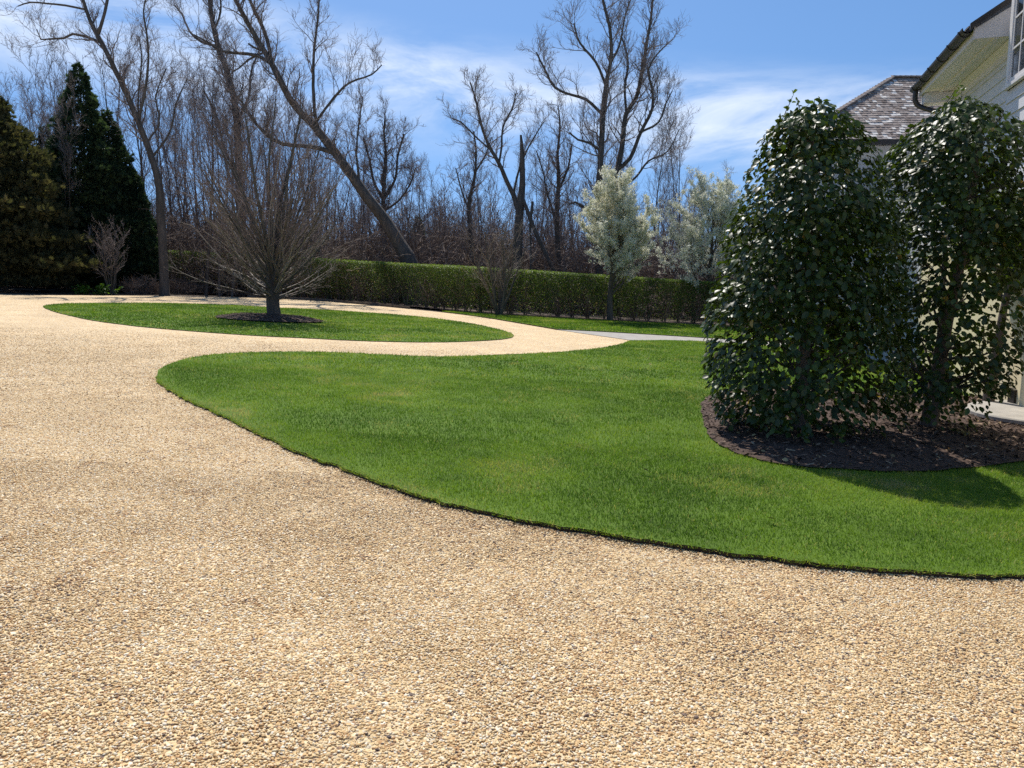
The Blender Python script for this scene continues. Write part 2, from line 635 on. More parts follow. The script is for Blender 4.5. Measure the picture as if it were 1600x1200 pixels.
# ------------------------------------------------------------------ ground outlines (photo pixels -> ground)
LAWN_LOW = [(245, 592), (252, 604), (300, 632), (350, 655), (400, 681), (450, 705), (500, 725), (560, 748), (640, 777), (720, 799), (800, 816), (900, 835), (1000, 851),
            (1100, 867), (1200, 880), (1300, 891), (1400, 900), (1500, 906), (1600, 909), (1700, 911)]
LAWN_UP = [(985, 534), (965, 541), (930, 547), (880, 552), (830, 555), (760, 558), (680, 560), (600, 557), (500, 553), (420, 553), (350, 556), (300, 562), (264, 573), (248, 582)]
ISLAND = [(68, 480), (75, 477), (100, 475), (160, 474), (250, 474), (300, 475), (380, 478), (430, 481), (500, 484), (560, 488), (620, 492), (680, 498), (730, 505), (770, 513),
          (795, 520), (803, 525), (795, 529), (770, 532), (700, 535), (640, 535), (560, 533), (480, 529), (400, 525), (300, 518), (220, 511), (150, 502), (110, 494), (80, 486)]
GRAVEL_FAR = [(-60, 460), (0, 460), (60, 461), (200, 462), (330, 464), (420, 466), (500, 470), (560, 475), (640, 483), (700, 489), (760, 497), (820, 507), (870, 515.5)]
PATH_TOP = [(870, 515.5), (930, 518.5), (1000, 522.5), (1105, 529), (1250, 538)]
PATH_LOW = [(985, 532), (1040, 533), (1105, 535.5), (1250, 546)]
HEDGE = [(255, 457), (330, 460), (400, 463), (480, 468), (560, 474), (650, 481), (720, 488), (800, 493.5), (900, 499), (1000, 504), (1100, 509), (1180, 514)]
BED = [(1150, 613), (1112, 623), (1097, 635), (1097, 655), (1102, 677), (1114, 695), (1142, 712), (1190, 728), (1240, 737), (1300, 741), (1410, 746), (1520, 739), (1600, 728), (1680, 722)]

low = px_line(LAWN_LOW)
up = px_line(LAWN_UP)
path_low = px_line(PATH_LOW)
path_top = px_line(PATH_TOP)


def jitter(c, amt, seed, sc_=9.0):
    n = fbm(c, sc_, seed) - 0.5
    n2 = fbm(c, sc_, seed + 50) - 0.5
    return c + np.stack([n, n2], 1) * amt


low_c = jitter(jitter(catmull(low, 0.04), 0.07, 3), 0.05, 13, 22)
up_c = jitter(catmull(up, 0.12), 0.06, 4)
pl_c = catmull(path_low[1:][::-1], 0.4)
lawn_poly = np.vstack([low_c, [[9.0, 4.2], [26, 4.6], [40, 10], [40, 33]], pl_c, up_c])
isl_c = jitter(catmull(px_line(ISLAND), 0.12, True), 0.06, 5)
far_c = jitter(catmull(px_line(GRAVEL_FAR), 0.15), 0.06, 6)
pt_c = catmull(path_top, 0.4)
hedge_line = catmull(px_line(HEDGE), 0.2) + np.array([0, 0.8])

# base terrain
xs = np.concatenate([np.linspace(-400, -60, 18), np.arange(-58, 58, 1.5), np.linspace(60, 400, 18)])
ys = np.concatenate([np.arange(-12, 70, 2.0), np.linspace(72, 700, 30)])
gx, gy = np.meshgrid(xs, ys)
V = np.stack([gx.ravel(), gy.ravel(), gz(gx.ravel()) - 0.03], 1)
nx, ny = len(xs), len(ys)
i = (np.arange(ny - 1)[:, None] * nx + np.arange(nx - 1)[None, :]).ravel()
tag(build("ground", V, np.stack([i, i + 1, i + nx + 1, i + nx], 1), M["forest"], smooth=True), kind="structure")

# gravel drive
far_xy = far_c
drive_poly = np.vstack([[[-60, -8], [12, -8], [12, 7], [8, 10], [6.5, 20]], catmull(np.array([[6.6, 25.3], path_low[0] + [0.9, 0.15], pt_c[0]]), 0.5), far_c[::-1][1:], [[-60, far_c[0, 1]]]])
dv_, df_ = sheet(drive_poly, 1.0)
tag(build("driveway", np.column_stack([dv_, gz(dv_[:, 0])]), df_, M["gravel"], smooth=True), kind="structure")
# stone path leaving the drive
path_poly = np.vstack([pt_c, [[40, 33.6]], [[40, 32.6]], catmull(path_low[::-1], 0.4)])
pv, pf = sheet(path_poly, 1.0)
tag(build("path", np.column_stack([pv, gz(pv[:, 0]) + 0.012]), pf, M["flag"]), kind="structure")


def lawn(name, poly, step, top=0.05):
    n = len(poly)
    v, f = sheet(poly, step)
    z = gz(v[:, 0]) + top
    V = np.column_stack([v, z])
    rim = np.column_stack([poly, gz(poly[:, 0]) + top])
    skirt = np.column_stack([poly, gz(poly[:, 0]) - 0.05])
    # skirt leans out a little, cut by a spade
    o = len(V)
    V = np.vstack([V, rim, skirt])
    k = np.arange(n)
    k2 = (k + 1) % n
    q = np.stack([o + n + k, o + n + k2, o + k2, o + k], 1)
    mi = np.concatenate([np.zeros(len(f), int), np.ones(n, int)])
    return tag(build(name, V, [f, q], [M["turf"], M["soil"]], smooth=False, mat_index=mi), kind="structure")


LT = 0.042
lawn("lawn", lawn_poly, 0.9, LT)
lawn("lawn", isl_c, 0.9, .018)
fl_top = hedge_line[hedge_line[:, 0] > px_line([(700, 486)])[0, 0]]
n0 = np.argmin(np.linalg.norm(far_c - px_line([(690, 488)])[0], axis=1))
far_poly = np.vstack([far_c[n0:], pt_c[1:], [[40, 34.5], [40, 44]], fl_top[::-1] - [0, 0.9]])
lawn("lawn", far_poly, 0.9, LT - .004)

# planting beds
bed = px_line(BED)
bed_poly = np.vstack([catmull(bed, 0.08), [[9.5, 9.3], [9.2, 13.5], [5.4, 12.9]]])
bed_poly = jitter(bed_poly, 0.08, 8)
bv, bf = sheet(bed_poly, 0.3)
bz = lambda p: gz(p[:, 0]) + 0.06 + 0.10 * np.clip(dist_poly(p, bed_poly) / 0.9, 0, 1)
tag(build("mulch_bed", np.column_stack([bv, bz(bv)]), bf, M["mulch"], smooth=True), kind="structure")
BE = ground(427, 500)
a = np.linspace(0, 2 * math.pi, 60, endpoint=False)
ring = np.stack([BE[0] + 1.62 * np.cos(a), BE[1] - 0.25 + 1.25 * np.sin(a)], 1)
ring = jitter(ring, 0.25, 9, 3)
rv_, rf_ = sheet(ring, 0.3)
rz = lambda p: gz(p[:, 0]) + 0.055 + 0.13 * np.clip(dist_poly(p, np.vstack([ring, ring[:1]])) / 0.7, 0, 1)
tag(build("mulch_ring", np.column_stack([rv_, rz(rv_)]), rf_, M["mulch"], smooth=True), kind="structure")
# earth strip under the hedge
hs_poly = np.vstack([hedge_line - [0, 1.05], (hedge_line + [0, 1.0])[::-1]])
sv, sf = sheet(hs_poly, 0.5)
tag(build("hedge_soil", np.column_stack([sv, gz(sv[:, 0]) + 0.052 + 0.02 * fbm(sv, 3, 2)]), sf, M["mulch"], smooth=True), kind="structure")
# bark chips on the beds
for nm, poly, zf, cnt in (("mulch_chips", bed_poly, bz, 9000), ("mulch_chips", ring, rz, 1600)):
    lo, hi = poly.min(0), poly.max(0)
    p = RNG.uniform(lo, hi, (cnt, 2))
    p = p[in_poly(p, poly)]
    n = len(p)
    Z = norm(np.column_stack([RNG.normal(0, .45, (n, 2)), np.ones(n)]))
    X, Y = frames(RNG, Z)
    s = np.column_stack([RNG.uniform(.012, .05, n), RNG.uniform(.006, .016, n), np.full(n, .004)])
    tv = [(-1, -1, 0), (1, -.7, 0), (1, .8, 0), (-1, 1, 0), (0, 0, 1.6)]
    Vc, Fc = scatter(tv, [(0, 1, 4), (1, 2, 4), (2, 3, 4), (3, 0, 4)], np.column_stack([p, zf(p) + .008]), X, Y, Z, s)
    tag(build(nm, Vc, Fc, M["chip"], rnd=np.repeat(RNG.random(n) ** 1.5, 5)), kind="stuff")

# ------------------------------------------------------------------ pebbles (nearest stretch as real stones)
t_ = (1 + 5 ** .5) / 2
ICO_V = norm(np.array([(-1, t_, 0), (1, t_, 0), (-1, -t_, 0), (1, -t_, 0), (0, -1, t_), (0, 1, t_), (0, -1, -t_), (0, 1, -t_), (t_, 0, -1), (t_, 0, 1), (-t_, 0, -1), (-t_, 0, 1)], float))
ICO_F = np.array([(0, 11, 5), (0, 5, 1), (0, 1, 7), (0, 7, 10), (0, 10, 11), (1, 5, 9), (5, 11, 4), (11, 10, 2), (10, 7, 6), (7, 1, 8), (3, 9, 4), (3, 4, 2), (3, 2, 6), (3, 6, 8), (3, 8, 9), (4, 9, 5), (2, 4, 11), (6, 2, 10), (8, 6, 7), (9, 8, 1)])
OCT_V = np.array([(1, 0, 0), (0, 1, 0), (-1, 0, 0), (0, -1, 0), (0, 0, 1), (0, 0, -.6)], float)
OCT_F = np.array([(0, 1, 4), (1, 2, 4), (2, 3, 4), (3, 0, 4)])
hx_ = [(math.cos(q_), math.sin(q_), 0) for q_ in np.arange(6) * math.pi / 3]
HALF_V = np.array(hx_ + [(.62 * x_, .62 * y_, .8) for x_, y_, _ in hx_] + [(0, 0, 1.0)])
HALF_F = np.array([(i, (i + 1) % 6, (i + 1) % 6 + 6) for i in range(6)] + [(i, (i + 1) % 6 + 6, i + 6) for i in range(6)] + [(6 + i, 6 + (i + 1) % 6, 12) for i in range(6)])
lawn_coarse = lawn_poly[::3]


def pebbles(y0, y1, dens, tv, tf, grow_=1.0, fade=False, flat=1.0):
    w0 = y1 * 0.74 + 2.6
    n = int(2 * w0 * (y1 - y0) * dens)
    p = np.column_stack([RNG.uniform(-w0, w0, n), RNG.uniform(y0, y1, n)])
    keep = np.abs(p[:, 0]) < p[:, 1] * 0.70 + 2.4
    if fade:
        keep &= RNG.random(n) < np.clip((y1 - p[:, 1]) / (y1 - y0) * 1.3, 0, 1)
    p = p[keep]
    p = p[~in_poly(p, lawn_coarse)]
    n = len(p)
    Z = norm(np.column_stack([RNG.normal(0, .28, (n, 2)), np.ones(n)]))
    X, Y = frames(RNG, Z)
    a = RNG.uniform(.0038, .0076, n) * np.where(RNG.random(n) < .05, 1.4, 1.0) * grow_
    s = np.column_stack([a * RNG.uniform(.95, 1.35, n), a * RNG.uniform(.75, 1.0, n), a * RNG.uniform(.42, .7, n) * np.interp(p[:, 1], [2, 5, 9, 18], [.78, .64, .52, .38])])
    z = gz(p[:, 0]) + s[:, 2] * RNG.uniform(.1, .9, n) + .004 * (fbm(p, 2.2, 30) - .5)
    near = (p[:, 1] < 12) & (np.abs(p[:, 0]) < 8)
    de = np.full(n, 9.0)
    de[near] = dist_poly(p[near], low_c[::8])
    z += .010 * np.exp(-(de / .07) ** 2)
    drift = fbm(p, .9, 61, 3) - .5
    col = np.clip(RNG.random(n) + drift * .25, 0, 1)
    col = np.where(RNG.random(n) < np.clip(.02 + (fbm(p, 1.7, 90) - .58) * .4, .006, .2), RNG.uniform(0, .2, n), col)
    spot = fbm(p, 4.5, 140, 2)
    col = np.where((spot > .76) & (RNG.random(n) < .4), RNG.uniform(0, .18, n), col)
    V, Fc = scatter(tv, tf, np.column_stack([p, z]), X, Y, Z, s)
    V += RNG.normal(0, .0006, V.shape)
    return V, Fc, np.repeat(col, len(tv))


A = pebbles(1.9, 6.0, 12000, ICO_V, ICO_F)
B = pebbles(6.0, 9.0, 8500, HALF_V, HALF_F, 1.1)
C_ = pebbles(9.0, 18.0, 3800, HALF_V, HALF_F, 1.3, True)
Vs, Fs, Rs, off = [], [], [], 0
for v_, f_, r_ in (A, B, C_):
    Vs.append(v_)
    Fs.append(f_ + off)
    Rs.append(r_)
    off += len(v_)
tag(build("gravel", np.concatenate(Vs), np.concatenate(Fs), M["pebble"], smooth=True, rnd=np.concatenate(Rs)), kind="stuff")
print("pebbles", off, time.time() - T0)

# ------------------------------------------------------------------ grass
BL_V = np.array([(-.5, 0, 0), (.5, 0, 0), (-.38, .12, .55), (.38, .12, .55), (0, .42, 1.0)])
BL_F3 = np.array([(0, 1, 3), (0, 3, 2), (2, 3, 4)])
BS_V = np.array([(-.5, 0, 0), (.5, 0, 0), (0, .3, 1.0)])
BS_F = np.array([(0, 1, 2)])


def grass(poly, holes, y0, y1, dens, tv, tf, h, wd, edge=None, lt=None):
    poly = np.asarray(poly)
    lo, hi = poly.min(0), poly.max(0)
    x0, x1 = max(lo[0], -y1 * .74 - 2.6), min(hi[0], y1 * .74 + 2.6)
    yy0, yy1 = max(lo[1], y0), min(hi[1], y1)
    if yy1 <= yy0:
        return None
    n = int((x1 - x0) * (yy1 - yy0) * dens)
    p = np.column_stack([RNG.uniform(x0, x1, n), RNG.uniform(yy0, yy1, n)])
    p = p[np.abs(p[:, 0]) < p[:, 1] * .70 + 2.4]
    p = p[in_poly(p, poly)]
    for hpoly in holes:
        p = p[~in_poly(p, hpoly)]
    dens_n = fbm(p, 3.0, 12)
    p = p[RNG.random(len(p)) < .55 + .9 * dens_n]
    n = len(p)
    a = RNG.uniform(0, 2 * math.pi, n)
    X = np.column_stack([np.cos(a), np.sin(a), np.zeros(n)])
    lean = RNG.normal(0, .34, (n, 2))
    Z = norm(np.column_stack([lean, np.ones(n)]))
    Y = norm(np.cross(Z, X))
    X = np.cross(Y, Z)
    hh = h * RNG.uniform(.55, 1.25, n) * (.75 + .5 * fbm(p, 1.1, 14))
    s = np.column_stack([wd * RNG.uniform(.7, 1.3, n), hh, hh])
    col = .22 + .30 * RNG.random(n) + 1.6 * (fbm(p, .62, 20, 4) - .5) + .75 * (fbm(p, 3.4, 25, 3) - .5)
    col = np.where(RNG.random(n) < np.clip((fbm(p, 1.5, 71, 3) - .60) * 2.2, 0, .5), RNG.uniform(.88, 1, n), col)
    if edge is not None:
        d = dist_poly(p, edge)
        col = col + 1.15 * np.clip(1 - d / .6, 0, 1) ** 1.3 * np.clip(fbm(p, 1.1, 33) * 1.7 - .3, 0, 1) * RNG.uniform(.3, 1, n)
        s[:, 1:] *= (1 - .35 * np.clip(1 - d / .25, 0, 1))[:, None]
    dead = RNG.random(n) < .025
    col = np.where(dead, .97, np.clip(col, 0, 1))
    V, Fc = scatter(tv, tf, np.column_stack([p, gz(p[:, 0]) + (LT if lt is None else lt) - .004]), X, Y, Z, s)
    return V, Fc, np.repeat(col, len(tv))


edge_low = low_c[::6]
G = [grass(lawn_coarse, [bed_poly], 4.0, 7.5, 7500, BL_V, BL_F3, .031, .0040, edge_low),
     grass(lawn_coarse, [bed_poly], 7.5, 12.5, 3300, BS_V, BS_F, .034, .0070, edge_low),
     grass(lawn_coarse, [bed_poly], 12.5, 30, 1000, BS_V, BS_F, .038, .014, None),
     grass(isl_c[::2], [ring], 10, 50, 420, BS_V, BS_F, .04, .024, None, .018),
     grass(far_poly[::2], [], 20, 50, 420, BS_V, BS_F, .045, .026, None)]
# shaggy rim hanging over the cut edge
seg_ = np.linalg.norm(np.diff(low_c, axis=0), axis=1)
cum_ = np.concatenate([[0], np.cumsum(seg_)])
for cnt_, hmin, hmax, spread in ((9000, .015, .036, .018), (1300, .03, .06, .02)):
    q_ = RNG.uniform(0, cum_[-1], cnt_)
    q_ = q_[RNG.random(cnt_) < .35 + 1.0 * fbm(np.column_stack([q_, q_ * 0]), 5.0, 88)]
    px_, py_ = np.interp(q_, cum_, low_c[:, 0]), np.interp(q_, cum_, low_c[:, 1])
    tx_, ty_ = np.interp(q_ + .05, cum_, low_c[:, 0]) - np.interp(q_ - .05, cum_, low_c[:, 0]), np.interp(q_ + .05, cum_, low_c[:, 1]) - np.interp(q_ - .05, cum_, low_c[:, 1])
    tn = norm(np.column_stack([tx_, ty_]))
    outw = np.column_stack([tn[:, 1], -tn[:, 0]])
    n_ = len(q_)
    p_ = np.column_stack([px_, py_]) - outw * RNG.uniform(-.008, spread * 2, (n_, 1))
    Z_ = norm(np.column_stack([outw * RNG.uniform(.1, 1.5, (n_, 1)) + RNG.normal(0, .4, (n_, 2)), RNG.uniform(.2, 1.0, n_)]))
    X_, Y_ = frames(RNG, Z_)
    h_ = RNG.uniform(hmin, hmax, n_)
    V_, F_ = scatter(BL_V, BL_F3, np.column_stack([p_, gz(p_[:, 0]) + LT - .006 - RNG.random(n_) * .012]), X_, Y_, Z_, np.column_stack([RNG.uniform(.003, .005, n_), h_ * .5, h_]))
    G.append((V_, F_, np.repeat(np.clip(.25 + .5 * RNG.random(n_) + .4 * (RNG.random(n_) < .25), 0, 1), 5)))
Vs, Fs, Rs, off = [], [], [], 0
for g in G:
    if g is None:
        continue
    Vs.append(g[0]); Fs.append(g[1] + off); Rs.append(g[2]); off += len(g[0])
tag(build("grass", np.concatenate(Vs), np.concatenate(Fs), M["grass"], rnd=np.concatenate(Rs)), kind="stuff")
print("grass", off, time.time() - T0)
#@@PART2
# ================================================================== trees
LEAF_D = np.array([(0, 0, 0), (.5, -.32, .05), (1, 0, 0), (.5, .32, .05)])
LEAF_DF = np.array([(0, 1, 2, 3)])


def polyline3d(pts, Y, zig=0.0, rng=RNG, dy=0.0):
    """trace of (u, v, half-width px) at ground distance Y; wanders in depth so it is a true 3-D limb"""
    n = len(pts)
    wander = np.cumsum(rng.normal(0, zig, n)) + np.linspace(0, dy, n)
    wander[0] = 0
    P = np.array([at_depth(u, v, Y + wander[i]) for i, (u, v, _) in enumerate(pts)])
    R = np.array([wd / F * (Y + wander[i]) * 0.385 for i, (_, _, wd) in enumerate(pts)])
    return P, R


def smooth_line(P, R, step):
    C = catmull(np.column_stack([P, R]), step)
    return C[:, :3], np.maximum(C[:, 3], 0.006)


def resample(P, R, m):
    t = np.linspace(0, len(P) - 1, m)
    i = np.minimum(t.astype(int), len(P) - 2)
    w = t - i
    return P[i] * (1 - w)[:, None] + P[i + 1] * w[:, None], R[i] * (1 - w) + R[i + 1] * w


def branchlets(rng, limbs, n1=9, n2=6, n3=5, l1=3.17, t0=.15, up=.12, wob=.22, fine=.007, ang=(30, 65), t1=1.0, sub=True):
    """side branches, twigs and twiglets on traced limbs -> three batches of tubes"""
    P = np.stack([resample(p, r, 14)[0] for p, r in limbs])
    R = np.stack([resample(p, r, 14)[1] for p, r in limbs])
    Ln = np.array([np.linalg.norm(np.diff(p, axis=0), axis=1).sum() for p, _ in limbs])
    cnt = np.maximum((Ln * n1 / 5.2).astype(int), 5)
    S, D, Lc, Rc = kids(rng, P, R, np.full(len(P), l1), cnt, t0, ang, (.5, 1.15), .45, fall=.45, rmin=fine * 2, t1=t1, up=.25)
    P1, R1 = grow(rng, S, D, Lc, np.minimum(Rc, .045), 8, wob, up)
    S, D, L2, Rc = kids(rng, P1, R1, Lc, n2 + 1, .15, (25, 60), (.35, .7), .6, fall=.35, rmin=fine * 1.25, up=.12)
    P2, R2 = grow(rng, S, D, L2, Rc, 6, wob, up)
    out = [(P1, R1), (P2, R2)]
    if sub:
        S, D, L3, Rc = kids(rng, P2, R2, L2, n3 + 1, .15, (25, 60), (.4, .8), .65, fall=.3, rmin=fine, up=.08)
        out.append(grow(rng, S, D, L3, Rc, 4, wob, up, .5))
    return out


def traced_tree(name, label, base, Y, stems, twigkw, bark="bark_dark", twig="twig", cat="tree", group=None, seed=1, flare=True):
    """stems: list of traced limbs; the first is the trunk"""
    rng = np.random.default_rng(seed)
    b = at_depth(base[0], base[1], Y)
    g = np.array([b[0], Y, float(gz(b[0])) - .05])
    root = empty(name, g, label, cat, group)
    lines = []
    for k, st in enumerate(stems):
        P, R = polyline3d(st["p"], Y, st.get("zig", .12), rng, st.get("dy", 0))
        if k == 0:
            P = np.vstack([[P[0][0] + (P[0][0] - P[1][0]) * .2, P[0][1], g[2]], P]) if P[0][2] > g[2] + .15 else P
            R = np.concatenate([[R[0] * 1.25], R]) if len(R) < len(P) else R
        elif "on" in st:
            # root the limb in its parent at the nearest point
            pp = lines[st["on"]][0]
            j = np.argmin(np.hypot(pp[:, 0] - P[0][0], pp[:, 2] - P[0][2]))
            P = P + np.array([0, pp[j][1] - P[0][1], 0])
            P[0] = pp[j]
        lines.append(smooth_line(P, R, .35))
    for k, (P, R) in enumerate(lines):
        V, Q, r = tube_mesh([(P[None], R[None])], 10 if k == 0 else 7)
        V = V + (fbm(V, 2.5, seed)[:, None] - .5) * .05 * np.array([1, 1, 0])
        build("trunk" if k == 0 else "limb", V, Q, M[bark], root, smooth=True)
    tl = [lines[k] for k in range(len(lines)) if not stems[k].get("bare")]
    tw = branchlets(rng, tl, **twigkw)
    V, Q, r = tube_mesh(tw[:1], 5)
    V2, Q2, r2 = tube_mesh(tw[1:], 3)
    build("crown", np.vstack([V, V2]), np.vstack([Q, Q2 + len(V)]), M[twig], root, smooth=True, rnd=np.concatenate([r * .6, r2]))
    return root


Wg = "tall bare trees standing behind the hedge"
# the leaning tree
traced_tree("bare_tree", "big bare tree leaning far over above the hedge, with a long crooked limb", (640, 455), 43.0, [
    dict(p=[(640, 412, 34), (622, 378, 27), (600, 342, 23), (575, 310, 21), (550, 275, 19), (525, 240, 17), (505, 215, 16), (490, 196, 15), (460, 165, 13), (440, 130, 12), (425, 100, 11), (408, 72, 10), (392, 45, 9), (376, 15, 8), (360, -15, 7), (345, -50, 5)], zig=.1),
    dict(p=[(424, 98, 8), (416, 62, 7), (404, 30, 7), (390, 2, 6), (378, -35, 4)], on=0),
    dict(p=[(424, 96, 8), (400, 85, 7), (370, 81, 6), (345, 78, 5), (322, 64, 4), (300, 52, 3)], on=0),
    dict(p=[(493, 205, 7), (490, 170, 6.5), (488, 120, 6), (490, 70, 5), (496, 20, 4), (498, -25, 3)], on=0),
    dict(p=[(494, 190, 5), (520, 152, 5), (545, 128, 4), (580, 115, 3), (596, 100, 2)], on=0),
    dict(p=[(524, 243, 10), (498, 231, 9), (470, 227, 8), (440, 224, 8), (418, 211, 7), (400, 194, 6), (384, 170, 5), (370, 150, 4), (352, 140, 3)], on=0),
    dict(p=[(412, 83, 4), (395, 72, 4), (386, 66, 3.5)], on=0, bare=True),
    dict(p=[(404, 86, 4), (385, 92, 4), (372, 104, 3), (360, 112, 2)], on=0),
    dict(p=[(560, 288, 6), (556, 240, 4), (560, 190, 3), (566, 150, 2)], on=0),
], dict(n1=13, n2=6, n3=5, l1=2.81, t0=.35, fine=.0075), seed=11, group=Wg)
# tree with a swan-neck trunk by the end of the hedge
traced_tree("bare_tree", "tall bare tree with a curved forked trunk at the end of the hedge", (257, 462), float(ground(257, 461.5)[1]), [
    dict(p=[(257, 458, 20), (255, 400, 17), (251, 330, 16), (247, 282, 14), (233, 235, 12), (216, 190, 11), (195, 140, 11), (180, 110, 10), (165, 78, 9), (152, 55, 9), (140, 30, 7), (130, 0, 6), (121, -40, 5)], zig=.06),
    dict(p=[(153, 56, 8), (158, 32, 6), (165, 2, 6), (172, -40, 4)], on=0),
    dict(p=[(153, 68, 5), (132, 56, 5), (112, 52, 4.5), (98, 59, 4), (80, 60, 3.5), (62, 61, 2.5), (56, 45, 2)], on=0),
    dict(p=[(130, 10, 4), (100, 7, 4), (70, 4, 3.5), (45, 2, 3), (25, 8, 2)], on=0),
    dict(p=[(218, 184, 6), (224, 140, 5), (229, 95, 4.5), (227, 55, 4), (222, 15, 3), (230, -20, 2)], on=0),
    dict(p=[(217, 182, 4), (214, 140, 3), (219, 90, 3), (214, 55, 2)], on=0),
    dict(p=[(240, 250, 5), (262, 205, 4), (272, 160, 3), (290, 120, 2)], on=0),
    dict(p=[(232, 225, 4), (245, 190, 3), (240, 150, 3), (256, 105, 2)], on=0),
], dict(n1=10, n2=6, n3=5, l1=2.68, t0=.5, fine=.006), seed=12, group=Wg)
traced_tree("bare_tree", "tall dark bare tree behind the spreading lawn tree, trunk bent near the top", (380, 460), 46.0, [
    dict(p=[(380, 440, 20), (378, 400, 18), (376, 330, 17), (373, 250, 15), (368, 170, 13), (355, 112, 11), (341, 72, 10), (332, 35, 9), (328, 0, 8), (324, -40, 6)], zig=.1),
    dict(p=[(334, 72, 5), (312, 63, 5), (292, 46, 4), (281, 20, 3), (268, 5, 2)], on=0),
    dict(p=[(333, 45, 4), (341, 15, 4), (340, -20, 3)], on=0),
    dict(p=[(368, 190, 6), (388, 150, 5), (392, 110, 4), (404, 80, 2)], on=0),
    dict(p=[(374, 280, 6), (350, 230, 5), (338, 180, 4), (318, 140, 3)], on=0),
], dict(n1=13, n2=6, n3=5, l1=3.17, t0=.3, fine=.0075), seed=13, group=Wg)
# the tall pair behind the pear
traced_tree("bare_tree", "tallest bare tree, three stems spreading like a fan behind the blossoming tree", (950, 470), 45.0, [
    dict(p=[(936, 455, 17), (935, 380, 15), (935, 300, 13), (937, 270, 12), (940, 225, 11), (942, 180, 10), (945, 148, 9), (949, 121, 8), (955, 90, 7), (953, 45, 6), (942, 0, 5), (936, -40, 3)], zig=.1),
    dict(p=[(936, 330, 12), (950, 296, 12), (964, 266, 12), (972, 225, 10), (978, 178, 9), (993, 155, 8), (1003, 112, 8), (1010, 67, 6), (1017, 27, 5), (1020, -20, 4)], on=0, dy=1.5),
    dict(p=[(966, 264, 9), (987, 245, 8), (1004, 203, 7), (1022, 166, 6), (1022, 134, 5), (1016, 105, 4), (1030, 80, 3), (1050, 60, 2)], on=1, dy=-1.5),
    dict(p=[(938, 185, 6), (915, 158, 6), (893, 151, 5), (867, 140, 4.5), (850, 110, 4), (838, 85, 3)], on=0),
    dict(p=[(937, 244, 6), (920, 226, 5), (902, 221, 4), (888, 210, 3)], on=0),
    dict(p=[(978, 172, 5), (980, 130, 5), (985, 90, 4), (975, 50, 3)], on=1),
    dict(p=[(946, 142, 5), (930, 100, 5), (905, 70, 4), (896, 40, 3)], on=0),
    dict(p=[(952, 106, 5), (968, 70, 4), (975, 30, 3), (985, 0, 2)], on=0),
    dict(p=[(1003, 205, 5), (1030, 190, 4), (1042, 160, 3), (1052, 140, 2)], on=2),
    dict(p=[(960, 285, 7), (990, 280, 5), (1015, 250, 4), (1045, 235, 3), (1064, 200, 2)], on=1, dy=2),
    dict(p=[(935, 345, 7), (915, 325, 6), (898, 316, 5), (888, 320, 3)], on=0),
], dict(n1=15, n2=6, n3=5, l1=2.81, t0=.3, fine=.0075), seed=14, group=Wg)
# the broken one
traced_tree("broken_tree", "dead tree with a snapped upright trunk and one living limb arching away from it", (806, 470), 44.0, [
    dict(p=[(807, 470, 22), (808, 430, 20), (810, 360, 18), (813, 320, 16), (816, 290, 12), (816, 250, 10), (815, 225, 7), (814, 211, 4)], zig=.05, bare=True),
    dict(p=[(812, 330, 11), (802, 304, 10), (794, 288, 9), (780, 256, 8), (763, 226, 6), (752, 195, 5), (744, 158, 4), (735, 130, 3)], on=0),
    dict(p=[(782, 258, 5), (784, 228, 4), (786, 198, 4), (800, 170, 3), (806, 145, 2)], on=1),
    dict(p=[(798, 296, 5), (812, 262, 4), (830, 222, 3), (850, 190, 2)], on=1),
    dict(p=[(770, 240, 4), (745, 215, 3), (720, 190, 3), (706, 184, 2)], on=1),
    dict(p=[(817, 312, 8), (824, 330, 8), (832, 352, 9), (848, 388, 9), (866, 425, 8), (872, 440, 7)], on=0, bare=True),
    dict(p=[(829, 345, 8), (831, 330, 7), (832, 316, 5)], on=5, bare=True),
    dict(p=[(829, 345, 4), (829, 390, 4), (829, 430, 4)], on=5, bare=True),
], dict(n1=14, n2=6, n3=5, l1=2.44, t0=.3, fine=.0075), seed=15)
traced_tree("bare_tree", "straight slender bare tree just beside the snapped trunk", (873, 470), 47.0, [
    dict(p=[(873, 450, 13), (872, 400, 11), (870, 337, 10), (873, 279, 8), (871, 243, 6), (875, 198, 4), (872, 165, 2)], zig=.08),
    dict(p=[(871, 345, 5), (856, 305, 4), (848, 265, 3), (838, 235, 2)], on=0),
    dict(p=[(872, 300, 5), (888, 262, 4), (894, 225, 3)], on=0),
], dict(n1=16, n2=6, n3=5, l1=2.32, t0=.25, fine=.0075), seed=16, group=Wg)
traced_tree("bare_tree", "thin bare tree with a wavy trunk behind the multi-stemmed shrub", (735, 470), 48.0, [
    dict(p=[(738, 440, 9), (736, 378, 8), (733, 318, 7), (741, 280, 6), (744, 240, 4), (740, 205, 3)], zig=.1),
    dict(p=[(734, 330, 4), (722, 300, 3), (712, 262, 2)], on=0),
    dict(p=[(742, 270, 4), (760, 240, 3), (768, 215, 2)], on=0),
], dict(n1=17, n2=6, n3=5, l1=2.20, t0=.2, fine=.0075), seed=17, group=Wg)
